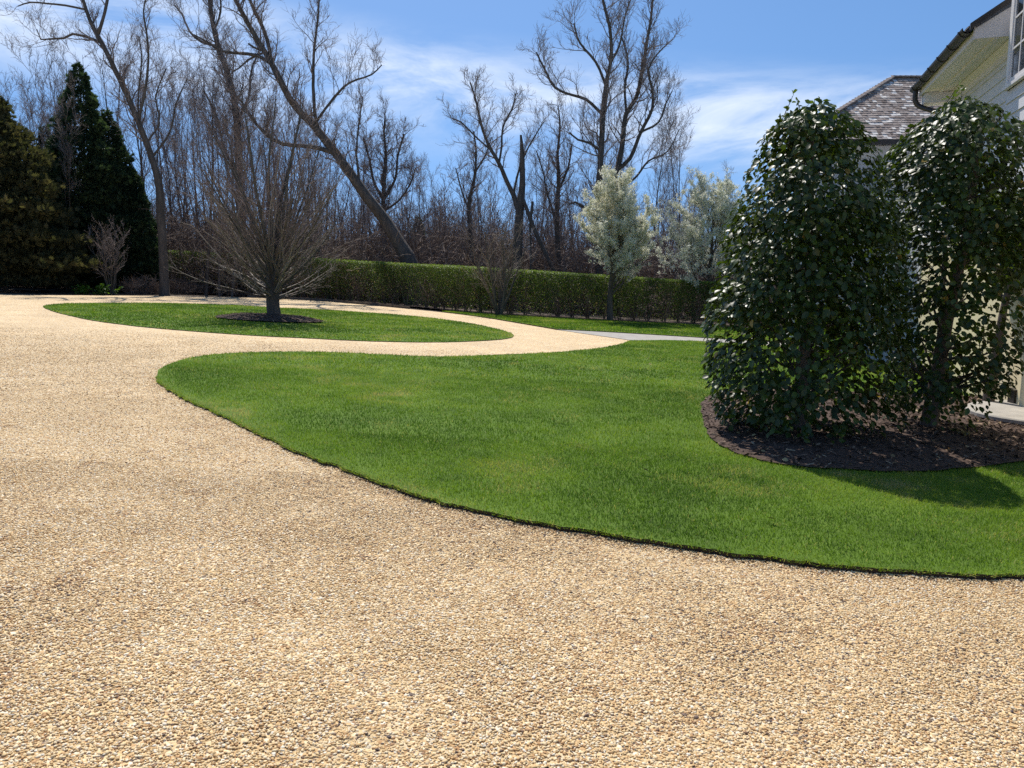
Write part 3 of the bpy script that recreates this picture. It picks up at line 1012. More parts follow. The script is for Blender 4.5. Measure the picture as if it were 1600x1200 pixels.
traced_tree("bare_tree", "bushy-headed bare tree just beyond the foot of the leaning trunk", (600, 460), 50.0, [
    dict(p=[(600, 440, 13), (600, 380, 12), (599, 330, 10), (600, 285, 8), (603, 245, 6), (600, 205, 4), (602, 180, 2)], zig=.1),
    dict(p=[(600, 315, 7), (585, 285, 5), (578, 250, 4), (568, 215, 3)], on=0),
    dict(p=[(600, 310, 7), (618, 280, 5), (622, 245, 4), (632, 210, 3)], on=0),
    dict(p=[(600, 335, 5), (622, 315, 4), (640, 290, 3), (650, 262, 2)], on=0),
], dict(n1=22, n2=7, n3=6, l1=2.32, t0=.3, fine=.0075, up=.06), seed=18, group=Wg)
print("traced", time.time() - T0)


# ------------------------------------------------------------------ filler trees of the wood
def forest_template(k):
    rng = np.random.default_rng(100 + k)
    H = 12.0
    lean = rng.normal(0, .07, 2)
    P0, R0 = grow(rng, np.zeros((1, 3)), np.array([[lean[0], lean[1], 1]]), np.array([H]), np.array([.085 + .035 * rng.random()]), 14, .045, .08, .92)
    twin = k % 3 == 0
    if twin:
        S, D, Ln, Rc = kids(rng, P0, R0, np.array([H]), 2, .18, (10, 20), (.75, .85), .75, fall=.2, t1=.4)
        Pt, Rt = grow(rng, S, D, Ln, Rc, 14, .05, .1, .92)
        Pa, Ra, La = np.vstack([P0, Pt]), np.vstack([R0, Rt]), np.concatenate([[H], Ln])
    else:
        Pa, Ra, La = P0, R0, np.array([H])
    S, D, L1, Rc = kids(rng, Pa, Ra, np.full(len(La), 4.6 if k % 2 else 3.8), 15 if not twin else 10, .32, (22, 50), (.5, 1.0), .5, fall=.55, rmin=.013, up=.15)
    P1, R1 = grow(rng, S, D, L1, np.minimum(Rc, .04), 8, .14, .09)
    S, D, L2, Rc = kids(rng, P1, R1, L1, 7, .2, (20, 50), (.3, .65), .6, fall=.4, rmin=.0095, up=.1)
    P2, R2 = grow(rng, S, D, L2, Rc, 6, .16, .08)
    S, D, L3, Rc = kids(rng, P2, R2, L2, 7, .1, (20, 55), (.4, .85), .7, fall=.3, rmin=.007)
    P3, R3 = grow(rng, S, D, L3, Rc, 4, .16, .06, .5)
    V, Q, r = tube_mesh([(Pa, Ra)], 7)
    trunk = make_mesh("trunk", V, Q, True)
    trunk.materials.append(M["bark"])
    Va, Qa, ra = tube_mesh([(P1, R1)], 4)
    Vb, Qb, rb = tube_mesh([(P2, R2), (P3, R3)], 3)
    crown = make_mesh("crown", np.vstack([Va, Vb]), np.vstack([Qa, Qb + len(Va)]), True, np.concatenate([ra * .6, rb]))
    crown.materials.append(M["twig"])
    top = max(Pa[..., 2].max(), P1[..., 2].max(), P2[..., 2].max())
    return trunk, crown, top


TPL = [forest_template(k) for k in range(9)]
frng = np.random.default_rng(55)


def filler(u, vtop, Y, k, label, group):
    p = at_depth(u, 440, Y)
    z = float(gz(p[0]))
    ztop = at_depth(u, vtop, Y)[2]
    s = (ztop - z) / TPL[k][2]
    root = empty("bare_tree", (p[0], Y, z - .05), label, "tree", group, frng.uniform(0, 6.28))
    root.scale = (s * frng.uniform(.8, 1.0), s * frng.uniform(.8, 1.0), s)
    for nm, me in (("trunk", TPL[k][0]), ("crown", TPL[k][1])):
        o = bpy.data.objects.new(nm, me)
        COL.objects.link(o)
        o.parent = root


# (u range, top row range, distance range, how many, label, group)
WOODS = [
    (-60, 110, 60, 150, 40, 60, 12, "slim bare tree of the wood behind the dark evergreens", "bare trees behind the evergreens"),
    (100, 270, 20, 120, 42, 64, 9, "slim bare tree of the wood around the curved forked trunk", "bare trees around the curved trunk"),
    (262, 400, 40, 150, 42, 66, 16, "slim bare tree of the dense wood behind the spreading lawn tree", "bare trees behind the spreading tree"),
    (400, 520, 90, 190, 44, 68, 13, "slim bare tree of the wood under the leaning trunk", "bare trees under the leaning trunk"),
    (520, 655, 190, 290, 48, 70, 13, "short bare tree near the foot of the leaning trunk", "bare trees at the foot of the leaning trunk"),
    (655, 800, 215, 320, 46, 75, 11, "short bare tree behind the multi-stemmed shrub", "bare trees behind the multi-stemmed shrub"),
    (800, 930, 190, 290, 46, 72, 11, "slim bare tree between the snapped trunk and the blossoming tree", "bare trees between snapped trunk and blossom"),
    (930, 1080, 130, 290, 48, 72, 13, "slim bare tree in the gap between the two blossoming trees", "bare trees between the blossoming trees"),
    (1080, 1230, 240, 330, 46, 75, 8, "slim bare tree behind the rear blossoming tree", "bare trees behind the rear blossoming tree"),
]
for (u0, u1, t0, t1, y0, y1, cnt, lab, grp) in WOODS:
    for j in range(cnt):
        u = u0 + (u1 - u0) * (j + frng.random()) / cnt
        filler(u, frng.uniform(t0, t1), frng.uniform(y0, y1), int(frng.integers(len(TPL))), lab, grp)
print("woods", time.time() - T0)

# far wood, a single mass
fr = np.random.default_rng(77)
n = 800
Yf = fr.uniform(75, 170, n)
uf = fr.uniform(-150, 1350, n)
Xf = (uf - 800) / F * Yf
Hf = fr.uniform(6.5, 12.5, n) * (.8 + .25 * (Yf / 170))
S = np.column_stack([Xf, Yf, gz(Xf)])
P0, R0 = grow(fr, S, np.column_stack([fr.normal(0, .08, (n, 2)), np.ones(n)]), Hf, np.full(n, .13), 6, .06, .1, .85)
S, D, L1, Rc = kids(fr, P0, R0, Hf * .42, 12, .15, (22, 55), (.5, 1.0), .5, fall=.45, rmin=.028, up=.15)
P1, R1 = grow(fr, S, D, L1, np.minimum(Rc, .05), 4, .15, .1, .6)
S, D, L2, Rc = kids(fr, P1, R1, L1, 10, .1, (25, 60), (.35, .8), .6, fall=.3, rmin=.02, up=.1)
P2, R2 = grow(fr, S, D, L2, Rc, 3, .2, .1, .5)
V, Q, r = tube_mesh([(P0, R0)], 5)
V2, Q2, r2 = tube_mesh([(P1, R1), (P2, R2)], 3)
tag(build("far_woods", np.vstack([V, V2]), np.vstack([Q, Q2 + len(V)]), M["twig"], rnd=np.concatenate([r, r2])), kind="stuff")

# undergrowth: tangled shoots at the wood's edge
n = 14000
u = fr.uniform(-200, 1330, n)
Yu = fr.uniform(43.5, 66, n)
Xu = (u - 800) / F * Yu
S = np.column_stack([Xu, Yu, gz(Xu)])
Hu = fr.uniform(1.4, 5.6, n) * (.55 + .9 * fbm(S[:, :2], .16, 41))
P0, R0 = grow(fr, S, np.column_stack([fr.normal(0, .45, (n, 2)), np.ones(n)]), Hu, np.full(n, .026), 7, .2, -.02, .6)
S, D, L1, Rc = kids(fr, P0, R0, Hu, 8, .2, (25, 80), (.25, .6), .7, rmin=.015)
P1, R1 = grow(fr, S, D, L1, Rc, 5, .28, -.02, .5)
V, Q, r = tube_mesh([(P0, R0), (P1, R1)], 3)
tag(build("undergrowth", V, Q, M["brush"], rnd=r), kind="stuff")
print("far", time.time() - T0)

# ------------------------------------------------------------------ spreading tree on the island
br = np.random.default_rng(21)
root = empty("spreading_tree", (BE[0], BE[1], BE[2]), "bare vase-shaped tree with a short trunk on the round lawn in the drive", "tree")
zt = BE[2]
P = np.array([(BE[0], BE[1], zt), (BE[0] + .02, BE[1], zt + .25), (BE[0], BE[1] + .02, zt + .7), (BE[0] + .03, BE[1], zt + 1.2), (BE[0] + .06, BE[1], zt + 1.8), (BE[0] + .1, BE[1], zt + 2.6)])
R = np.array([.27, .215, .205, .22, .17, .1])
tp, tr_ = smooth_line(P, R, .12)
V, Q, r = tube_mesh([(tp[None], tr_[None])], 14)
V = V + (fbm(V, 5, 4)[:, None] - .5) * .05 * np.array([1, 1, 0])
build("trunk", V, Q, M["bark_dark"], root, smooth=True)
# steep main limbs
nl = 17
az = np.arange(nl) * 2.39996 + br.uniform(-.3, .3, nl)
inc = np.radians(np.linspace(6, 54, nl) + br.uniform(-4, 4, nl))
hs_ = np.linspace(1.75, .85, nl) + br.uniform(-.1, .1, nl)
D = np.column_stack([np.sin(inc) * np.cos(az), np.sin(inc) * np.sin(az), np.cos(inc)])
S = np.column_stack([np.full(nl, BE[0] + .03), np.full(nl, BE[1]), zt + hs_])
Ll = np.linspace(5.5, 3.9, nl)
Pm, Rm = grow(br, S, D, Ll, np.linspace(.075, .042, nl), 14, .045, .035, .86)
for k in range(nl):
    V, Q, r = tube_mesh([(Pm[k:k + 1], Rm[k:k + 1])], 7)
    build("limb", V, Q, M["bark_beech"], root, smooth=True)
# flatter lower branches
nb = 84
az = np.arange(nb) * 2.39996 + br.uniform(-.3, .3, nb)
inc = np.radians(np.linspace(30, 80, nb) + br.uniform(-7, 7, nb))
hb = np.linspace(1.8, .62, nb) + br.uniform(-.08, .08, nb)
D = np.column_stack([np.sin(inc) * np.cos(az), np.sin(inc) * np.sin(az), np.cos(inc)])
S = np.column_stack([np.full(nb, BE[0] + .03), np.full(nb, BE[1]), zt + hb])
Lb = np.linspace(4.1, 3.0, nb) * br.uniform(.7, 1.08, nb)
Pb, Rb = grow(br, S, D, Lb, np.linspace(.034, .03, nb), 12, .065, .045, .8)
Pk, Rk, Lk = np.vstack([resample(p, q, 12)[0][None] for p, q in zip(Pm, Rm)]), np.vstack([resample(p, q, 12)[1][None] for p, q in zip(Pm, Rm)]), Ll
S, D, L1, Rc = kids(br, Pk, Rk, Lk * .46, 9, .15, (22, 50), (.5, 1.0), .5, fall=.5, rmin=.008, up=.12)
P1, R1 = grow(br, S, D, L1, np.minimum(Rc, .022), 8, .07, .07)
S, D, L1b, Rc = kids(br, Pb, Rb, Lb * .5, 6, .25, (18, 42), (.4, .9), .6, fall=.5, rmin=.006, up=.08)
P1b, R1b = grow(br, S, D, L1b, Rc, 8, .08, .05)
PP, RR, LL = np.vstack([P1, P1b]), np.vstack([R1, R1b]), np.concatenate([L1, L1b])
S, D, L2, Rc = kids(br, PP, RR, LL, 4, .15, (18, 45), (.3, .6), .6, fall=.4, rmin=.004, up=.06)
P2, R2 = grow(br, S, D, L2, Rc, 5, .1, .05, .5)
S, D, L3, Rc = kids(br, P2, R2, L2, 3, .2, (20, 50), (.4, .7), .7, fall=.3, rmin=.0038)
P3, R3 = grow(br, S, D, L3, Rc, 3, .1, .03, .4)
V, Q, r = tube_mesh([(Pb, Rb), (P1b, R1b)], 4)
V2, Q2, r2 = tube_mesh([(P1, R1)], 4)
V3, Q3, r3 = tube_mesh([(P2, R2), (P3, R3)], 3)
build("branches", V, Q, M["twig_pale"], root, smooth=True, rnd=r)
build("crown", np.vstack([V2, V3]), np.vstack([Q2, Q3 + len(V2)]), M["twig_red"], root, smooth=True, rnd=np.concatenate([r2, r3 * .6]))


# ------------------------------------------------------------------ multi-stemmed bare shrubs
def multistem(name, label, g, H, n, spread, rad, mat, seed, bark):
    rng = np.random.default_rng(seed)
    root = empty(name, g, label, "shrub")
    az = np.arange(n) * 2.39996 + rng.uniform(-.3, .3, n)
    inc = np.radians(rng.uniform(3, spread, n))
    D = np.column_stack([np.sin(inc) * np.cos(az), np.sin(inc) * np.sin(az), np.cos(inc)])
    S = np.array(g)[None] + np.column_stack([np.cos(az) * .12, np.sin(az) * .12, np.full(n, -.05)]) * rng.uniform(.2, 1, (n, 1))
    L0 = H * rng.uniform(.75, 1.0, n)
    P0, R0 = grow(rng, S, D, L0, rad * rng.uniform(.7, 1.1, n), 12, .06, .05, .85)
    for k in range(n):
        V, Q, r = tube_mesh([(P0[k:k + 1], R0[k:k + 1])], 6)
        build("stem", V, Q, M[bark], root, smooth=True)
    S, D, L1, Rc = kids(rng, P0, R0, L0 * .5, 9, .25, (20, 48), (.4, .9), .5, fall=.4, rmin=.007, up=.1)
    P1, R1 = grow(rng, S, D, L1, Rc, 7, .1, .06)
    S, D, L2, Rc = kids(rng, P1, R1, L1, 6, .2, (20, 50), (.3, .6), .6, rmin=.005, up=.05)
    P2, R2 = grow(rng, S, D, L2, Rc, 5, .12, .05, .5)
    S, D, L3, Rc = kids(rng, P2, R2, L2, 3, .2, (20, 50), (.4, .7), .7, rmin=.004)
    P3, R3 = grow(rng, S, D, L3, Rc, 3, .1, .03, .5)
    V, Q, r = tube_mesh([(P1, R1), (P2, R2), (P3, R3)], 3)
    build("crown", V, Q, M[mat], root, smooth=True, rnd=r)
    return root


g = ground(781, 493.5)
multistem("bare_shrub", "multi-stemmed bare shrub with pale fanned branches in front of the hedge", g, 4.4, 13, 32, .06, "twig_pale", 31, "bark_beech")
g = ground(175, 459.5)
multistem("bare_shrub", "small bare shrub with grey stems before the dark evergreens", g, 3.3, 11, 26, .035, "twig", 32, "bark_beech")


# ------------------------------------------------------------------ blossoming pears
BLOS = attr_mat("blossom", [(0.0, (0.16, 0.19, 0.06)), (0.3, (0.34, 0.36, 0.16)), (0.55, (0.60, 0.60, 0.42)), (1.0, (0.82, 0.81, 0.72))], rough=0.7)
M["blossom"] = leaf_mat("blossom", [(0.0, (0.22, 0.27, 0.09)), (0.2, (0.50, 0.53, 0.29)), (0.42, (0.79, 0.78, 0.65)), (1.0, (0.89, 0.88, 0.82))], rough=.7, trans=.5, spec=.2, tint=(.62, .62, .59))


def pear(label, g, H, hw, seed, crown0, lop=0.0, nfl=11000):
    rng = np.random.default_rng(seed)
    root = empty("blossoming_tree", g, label, "tree", "white blossoming trees before the hedge")
    P0, R0 = grow(rng, np.array([g]) - [[0, 0, .05]], np.array([[0, 0, 1.0]]), np.array([H * .93]), np.array([.155]), 16, .03, .1, .93)
    V, Q, r = tube_mesh([(P0, R0)], 10)
    build("trunk", V, Q, M["bark_dark"], root, smooth=True)
    n = 34
    t = np.linspace(crown0, .8, n)
    S, D, L1, Rc = kids(rng, P0, R0, np.array([H]), n, crown0 * .8, (26, 50), (.36, .5), .42, fall=.5, rmin=.012, t1=.8, up=.22)
    if lop:
        k = S[:, 2] < g[2] + H * .45
        D[k] = norm(D[k] + np.array([-.35, -.1, 0]) * lop)
    P1, R1 = grow(rng, S, D, L1, np.minimum(Rc, .05), 9, .07, .11, .8)
    S, D, L2, Rc = kids(rng, P1, R1, L1, 9, .15, (20, 50), (.25, .55), .6, fall=.3, rmin=.006, up=.1)
    P2, R2 = grow(rng, S, D, L2, Rc, 6, .1, .1, .6)
    S, D, L3, Rc = kids(rng, P2, R2, L2, 4, .15, (20, 55), (.35, .7), .7, rmin=.005, up=.05)
    P3, R3 = grow(rng, S, D, L3, Rc, 4, .12, .08, .5)
    for A_ in (P1, P2, P3):
        h_ = np.clip((A_[..., 2:3] - g[2]) / H, 0, 1)
        A_[..., :2] = g[:2] + (A_[..., :2] - g[:2]) * (1.6 - .22 * h_)
    V, Q, r = tube_mesh([(P1, R1)], 5)
    V2, Q2, r2 = tube_mesh([(P2, R2), (P3, R3)], 3)
    build("branches", np.vstack([V, V2]), np.vstack([Q, Q2 + len(V)]), M["bark_dark"], root, smooth=True)
    # blossom clusters on the outer shoots
    pts = np.concatenate([P3[:, 1:].reshape(-1, 3), P2[:, 2:].reshape(-1, 3)])
    c = pts[rng.integers(0, len(pts), nfl // 3)]
    c = c[rng.random(len(c)) < .25 + 1.1 * fbm(c, 1.6, seed)]
    per = 9
    pos = np.repeat(c, per, 0) + rng.normal(0, .05, (len(c) * per, 3))
    Z = norm(rng.standard_normal((len(pos), 3)) + [0, 0, .5])
    X, Y = frames(rng, Z)
    V, Fc = scatter(LEAF_D - [.5, 0, 0], LEAF_DF, pos, X, Y, Z, rng.uniform(.038, .078, len(pos)))
    col = np.clip(np.repeat(rng.random(len(c)), per) * .35 + rng.random(len(pos)) * .6 + .05, 0, 1)
    build("blossom", V, Fc, M["blossom"], root, rnd=np.repeat(col, 4))


def size_at(g, vtop):
    d = ray(800, vtop)
    return CAMZ + d[2] * g[1] / d[1] - g[2]


g = ground(953, 502)
pear("oval blossoming tree with white flowers, the fuller of the two before the hedge", g, size_at(g, 278), 1.8, 61, .24, 0, 50000)
g = ground(1106, 507)
pear("thinner blossoming tree with a drooping lower side, close beside the big glossy evergreen", g, size_at(g, 278), 1.9, 62, .2, .4, 36000)
print("pears", time.time() - T0)

# ------------------------------------------------------------------ hedge
hr = np.random.default_rng(71)
hl = hedge_line
seg = np.concatenate([[0], np.cumsum(np.linalg.norm(np.diff(hl, axis=0), axis=1))])
HL = seg[-1]


def hedge_at(s):
    x = np.interp(s, seg, hl[:, 0])
    y = np.interp(s, seg, hl[:, 1])
    dx = np.interp(s + .1, seg, hl[:, 0]) - np.interp(s - .1, seg, hl[:, 0])
    dy = np.interp(s + .1, seg, hl[:, 1]) - np.interp(s - .1, seg, hl[:, 1])
    t = norm(np.column_stack([dx, dy]))
    return np.column_stack([x, y]), np.column_stack([-t[:, 1], t[:, 0]])


def hedge_h(s):
    # clipped top, slightly taller towards the far end
    return np.interp(s, [0, HL * .5, HL], [2.30, 2.15, 2.02])


c0, _ = hedge_at(np.array([HL / 2]))
root = empty("hedge", (c0[0, 0], c0[0, 1], float(gz(c0[0, 0]))), "long clipped green hedge with bare legs running along the far side of the drive", "hedge")
n = 150000
s = hr.uniform(0, HL, n)
clump = fbm(np.column_stack([s, s * 0]), .8, 5, 3)
h = hr.random(n) ** .8
col_n = fbm(np.column_stack([s * 3.2, h * 1.6]), 1.0, 15, 3)
lowfade = np.clip((h - .10) / .62 + (clump - .5) * 1.6 + (col_n - .5) * 1.8, .22, 1)
keep = hr.random(n) < lowfade
s, h, clump = s[keep], h[keep], clump[keep]
n = len(s)
side = hr.random(n)
off = np.where(side < .55, -hr.random(n) ** 2.0 * .5 + .45, np.where(side < .8, hr.uniform(-.45, .45, n), -(.45 - hr.random(n) ** 2 * .4)))
off = off * (.86 + .3 * clump) * (.8 + .25 * h)
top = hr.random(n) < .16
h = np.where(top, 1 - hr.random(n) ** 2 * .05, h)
off = np.where(top, hr.uniform(-.47, .47, n), off)
c, nn = hedge_at(s)
sgn = -1.0
xy = c + nn * (sgn * off)[:, None]
hh = hedge_h(s) * (1 + .02 * (clump - .5))
z = gz(c[:, 0]) + .05 + h * hh
pos = np.column_stack([xy, z])
out_n = np.column_stack([nn * sgn * np.sign(off)[:, None] * .6, np.where(top, 1.4, .5)])
Z = norm(out_n + hr.normal(0, .7, (n, 3)))
X = norm(np.column_stack([hr.normal(0, .5, (n, 2)), np.ones(n)]) - 0)
X = norm(X - Z * np.sum(X * Z, 1, keepdims=True))
Y = np.cross(Z, X)
sz = np.column_stack([hr.uniform(.05, .10, n), hr.uniform(.05, .085, n), np.full(n, .05)])
V, Fc = scatter(LEAF_D, LEAF_DF, pos, X, Y, Z, sz)
col = np.clip(.2 + .42 * hr.random(n) + .35 * (h > .95) + .3 * (clump - .5), 0, 1)  # leaves at the top paler: sun on the clipped top painted in
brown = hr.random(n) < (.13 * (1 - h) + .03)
col = np.where(brown, 1.0, np.minimum(col, .9))
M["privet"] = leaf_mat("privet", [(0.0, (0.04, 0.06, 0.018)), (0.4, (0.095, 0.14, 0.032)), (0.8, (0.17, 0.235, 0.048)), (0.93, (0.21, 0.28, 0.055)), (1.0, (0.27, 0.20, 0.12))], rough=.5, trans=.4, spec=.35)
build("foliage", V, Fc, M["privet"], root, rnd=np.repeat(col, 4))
ns = int(HL / .1)
s = hr.uniform(0, HL, ns)
s = np.round(s / .75) * .75 + hr.normal(0, .05, ns)
s = np.clip(s, 0, HL)
c, nn = hedge_at(s)
S = np.column_stack([c + hr.normal(0, .05, (ns, 2)), gz(c[:, 0]) + .0])
P0, R0 = grow(hr, S, np.column_stack([hr.normal(0, .28, (ns, 2)), np.ones(ns)]), hr.uniform(1.2, 1.9, ns), hr.uniform(.014, .032, ns), 7, .1, .05, .6)
S, D, L1, Rc = kids(hr, P0, R0, np.full(ns, .8), 6, .1, (20, 55), (.4, 1), .6, rmin=.006, up=.2)
P1, R1 = grow(hr, S, D, L1, Rc, 5, .14, .05, .5)
V, Q, r = tube_mesh([(P0, R0)], 5)
V2, Q2, r2 = tube_mesh([(P1, R1)], 3)
build("stems", np.vstack([V, V2]), np.vstack([Q, Q2 + len(V)]), M["brush"], root, smooth=True, rnd=np.concatenate([r * .7, r2]))
# low timber edging board between drive and hedge
eb = catmull(px_line([(385, 464.5), (430, 466.5), (500, 470.5), (560, 475.5), (640, 483)]), .4) + [0, .12]
mb = MB()
for i in range(len(eb) - 1):
    a_, b_ = eb[i], eb[i + 1]
    za, zb = float(gz(a_[0])), float(gz(b_[0]))
    o_ = np.array([0, .09])
    mb.hexa([(*a_, za - .02), (*b_, zb - .02), (*(b_ + o_), zb - .02), (*(a_ + o_), za - .02), (*a_, za + .13), (*b_, zb + .13), (*(b_ + o_), zb + .13), (*(a_ + o_), za + .13)])
M["timber"] = noise_mat("weathered_timber", [(.3, (.06, .05, .042)), (.7, (.15, .13, .11))], 6, detail=6, bump=.5)
tag(mb.build("edging_board", M["timber"]), "weathered grey edging board along the foot of the hedge beside the drive", "edging")
print("hedge", time.time() - T0)


# ------------------------------------------------------------------ evergreens
SPR = []
for k_, a_ in enumerate((-.75, -.4, -.1, .2, .5, .85)):
    l_ = 1 - .35 * abs(a_)
    cx, sx = math.cos(a_), math.sin(a_)
    SPR += [(0, 0, 0), (cx * l_ * .55 - sx * .09, sx * l_ * .55 + cx * .09, .06), (cx * l_, sx * l_, -.12 + .1 * (k_ % 2)), (cx * l_ * .55 + sx * .09, sx * l_ * .55 - cx * .09, .06)]
SPR = np.array(SPR)
SPRF = np.array([(4 * k, 4 * k + 1, 4 * k + 2, 4 * k + 3) for k in range(6)])
M["cedar"] = leaf_mat("dark_cedar", [(0.0, (0.014, 0.028, 0.017)), (0.5, (0.036, 0.062, 0.033)), (0.85, (0.07, 0.105, 0.048)), (1.0, (0.15, 0.115, 0.055))], rough=.6, trans=.3, spec=.25)
M["arbor"] = leaf_mat("olive_arborvitae", [(0.0, (0.026, 0.034, 0.018)), (0.45, (0.066, 0.068, 0.032)), (0.8, (0.12, 0.105, 0.05)), (1.0, (0.20, 0.135, 0.07))], rough=.65, trans=.32, spec=.2)


def evergreen(name, label, g, H, rad, n, mat, seed, shape=.8, up=.5, size=(.22, .42), base=.02, group=None):
    rng = np.random.default_rng(seed)
    root = empty(name, g, label, "tree", group)
    P = np.array([[g[0], g[1], g[2] - .05], [g[0], g[1], g[2] + H * .4], [g[0] + .05, g[1], g[2] + H * .9]])
    tp, tr2 = smooth_line(P, np.array([.2, .12, .03]), .5)
    V, Q, r = tube_mesh([(tp[None], tr2[None])], 8)
    build("trunk", V, Q, M["bark"], root, smooth=True)
    t = 1 - rng.random(n) ** .62          # more low down
    t = base + t * (1 - base)
    az = rng.uniform(0, 2 * math.pi, n)
    prof = np.sin(np.clip((1 - t) / 1.0, 0, 1) ** shape * math.pi * .5) * np.clip(.72 + t * 3.0, 0, 1)
    ca = np.column_stack([np.cos(az) * 1.4, np.sin(az) * 1.4, t * H * .55])
    lump = .48 + 1.0 * fbm(ca, 1.15, seed, 3)
    layer = .90 + .14 * np.sin(t * H * 5.2 + 3 * fbm(ca, .8, seed + 3))
    rr = rad * prof * lump * layer * (1 - .6 * rng.random(n) ** 1.8) * np.where(rng.random(n) < .1, 1.16, 1.0) + .12 * rng.random(n)
    pos = np.column_stack([g[0] + np.cos(az) * rr, g[1] + np.sin(az) * rr, g[2] + t * H])
    rd = np.column_stack([np.cos(az), np.sin(az), np.zeros(n)])
    X = norm(rd + np.array([0, 0, up]) + rng.normal(0, .35, (n, 3)))
    rv = rng.normal(0, 1, (n, 3))
    Z = norm(rv - X * np.sum(rv * X, 1, keepdims=True))
    Y = np.cross(Z, X)
    V, Fc = scatter(SPR, SPRF, pos, X, Y, Z, rng.uniform(size[0], size[1], n) * (1 - .35 * t))
    col = np.clip(.15 + .55 * rng.random(n) + .5 * (fbm(pos, .55, seed + 9, 3) - .45), 0, 1)
    build("crown", V, Fc, M[mat], root, rnd=np.repeat(col, len(SPR)))
    return root


def evg(u, vb, vtop, Y, hw_px, **k):
    p = at_depth(u, vb, Y)
    g = np.array([p[0], Y, float(gz(p[0]))])
    H = at_depth(u, vtop, Y)[2] - g[2]
    return dict(g=g, H=H, rad=hw_px / F * Y, **k)


evergreen("evergreen_tree", "broad olive-brown evergreen with a hulking outline at the edge of the drive", **evg(6, 452, 128, 36.8, 112, n=19000, mat="arbor", seed=81, shape=.95, up=.9))
evergreen("evergreen_tree", "dark blue-green evergreen rising to a narrow top beside the olive-brown one", **evg(146, 452, 100, 41.5, 64, n=14000, mat="cedar", seed=82, shape=.85, up=.6))
evergreen("evergreen_tree", "middle-height dark evergreen crowded against the taller blue-green one", **evg(184, 452, 172, 42.5, 52, n=9000, mat="cedar", seed=87, shape=.85, up=.6))
evergreen("evergreen_tree", "lower dark evergreen hugging the foot of the curved forked trunk", **evg(214, 452, 262, 42.5, 40, n=7000, mat="cedar", seed=83, shape=.8, up=.5))
evergreen("evergreen_tree", "tall dark evergreen mostly hidden behind the olive-brown one", **evg(-8, 452, 78, 43.0, 78, n=9000, mat="cedar", seed=84, shape=1.0, up=.5))
evergreen("evergreen_tree", "small narrow evergreen in the gap between the olive and the dark evergreens", **evg(88, 452, 196, 44.0, 34, n=4500, mat="cedar", seed=85, shape=1.0, up=.5))
evergreen("evergreen_tree", "small dark conifer far behind the hedge near the leaning trunk", **evg(655, 440, 335, 60.0, 22, n=2600, mat="cedar", seed=86, shape=1.0, up=.4))

# small things along the foot of the evergreens
M["fresh"] = leaf_mat("fresh_leaf", [(0.0, (0.06, 0.13, 0.015)), (1.0, (0.15, 0.27, 0.03))], rough=.5, trans=.4)


def tuft(label, g, n, R_, H_, mat, seed, leaf=(.12, .2), name="low_plant", cat="plant", group=None):
    rng = np.random.default_rng(seed)
    root = empty(name, g, label, cat, group)
    S = np.repeat(np.array(g)[None], n, 0) + np.column_stack([rng.normal(0, R_ * .4, (n, 2)), np.zeros(n)])
    D = np.column_stack([rng.normal(0, .5, (n, 2)), np.ones(n)])
    P0, R0 = grow(rng, S, D, H_ * rng.uniform(.6, 1.1, n), np.full(n, .008), 5, .15, .02, .5)
    V, Q, r = tube_mesh([(P0, R0)], 4)
    build("stems", V, Q, M["brush"], root, rnd=r)
    if mat:
        pos = P0[:, 1:].reshape(-1, 3)
        pos = np.repeat(pos, 4, 0) + rng.normal(0, .05, (len(pos) * 4, 3))
        Z = norm(rng.normal(0, .6, (len(pos), 3)) + [0, 0, 1])
        X, Y = frames(rng, Z)
        V, Fc = scatter(LEAF_D, LEAF_DF, pos, X, Y, Z, rng.uniform(*leaf, len(pos)))
        build("leaves", V, Fc, M[mat], root, rnd=np.repeat(rng.random(len(pos)), 4))
    else:
        S, D, L1, Rc = kids(rng, P0, R0, np.full(n, H_), 6, .2, (20, 60), (.3, .6), .7, rmin=.006)
        P1, R1 = grow(rng, S, D, L1, Rc, 4, .15, .02, .5)
        V, Q, r = tube_mesh([(P1, R1)], 3)
        build("twigs", V, Q, M["brush"], root, rnd=r)


tuft("low fresh-green leafy plant under the olive-brown evergreen", ground(127, 459), 16, .35, .36, "fresh", 91)
tuft("low fresh-green leafy plant at the foot of the small grey-stemmed shrub", ground(161, 460), 18, .42, .42, "fresh", 92)
for k, u in enumerate((202, 224, 243, 276, 296)):
    tuft("low bare twiggy bush by the foot of the curved forked trunk", ground(u, 459.5), 40, .42, .95, None, 93 + k, name="twiggy_bush", cat="bush", group="twiggy bushes by the curved trunk")
print("evergreens", time.time() - T0)

# ------------------------------------------------------------------ glossy broad-leaved trees by the house
LV = np.array([(0, 0, 0), (.28, -.30, .07), (.65, -.33, .06), (1, 0, -.12), (.65, .33, .06), (.28, .30, .07), (.33, 0, -.02), (.68, 0, -.03)])
LF = np.array([(0, 1, 6), (1, 2, 7), (1, 7, 6), (2, 3, 7), (3, 4, 7), (4, 5, 7), (5, 6, 7), (5, 0, 6)])
M["glossy"] = leaf_mat("glossy_leaf", [(0.0, (0.018, 0.031, 0.005)), (0.5, (0.044, 0.070, 0.008)), (0.85, (0.085, 0.128, 0.014)), (0.97, (0.13, 0.19, 0.03)), (1.0, (0.35, 0.24, 0.06))], rough=.42, trans=.24, spec=.48)


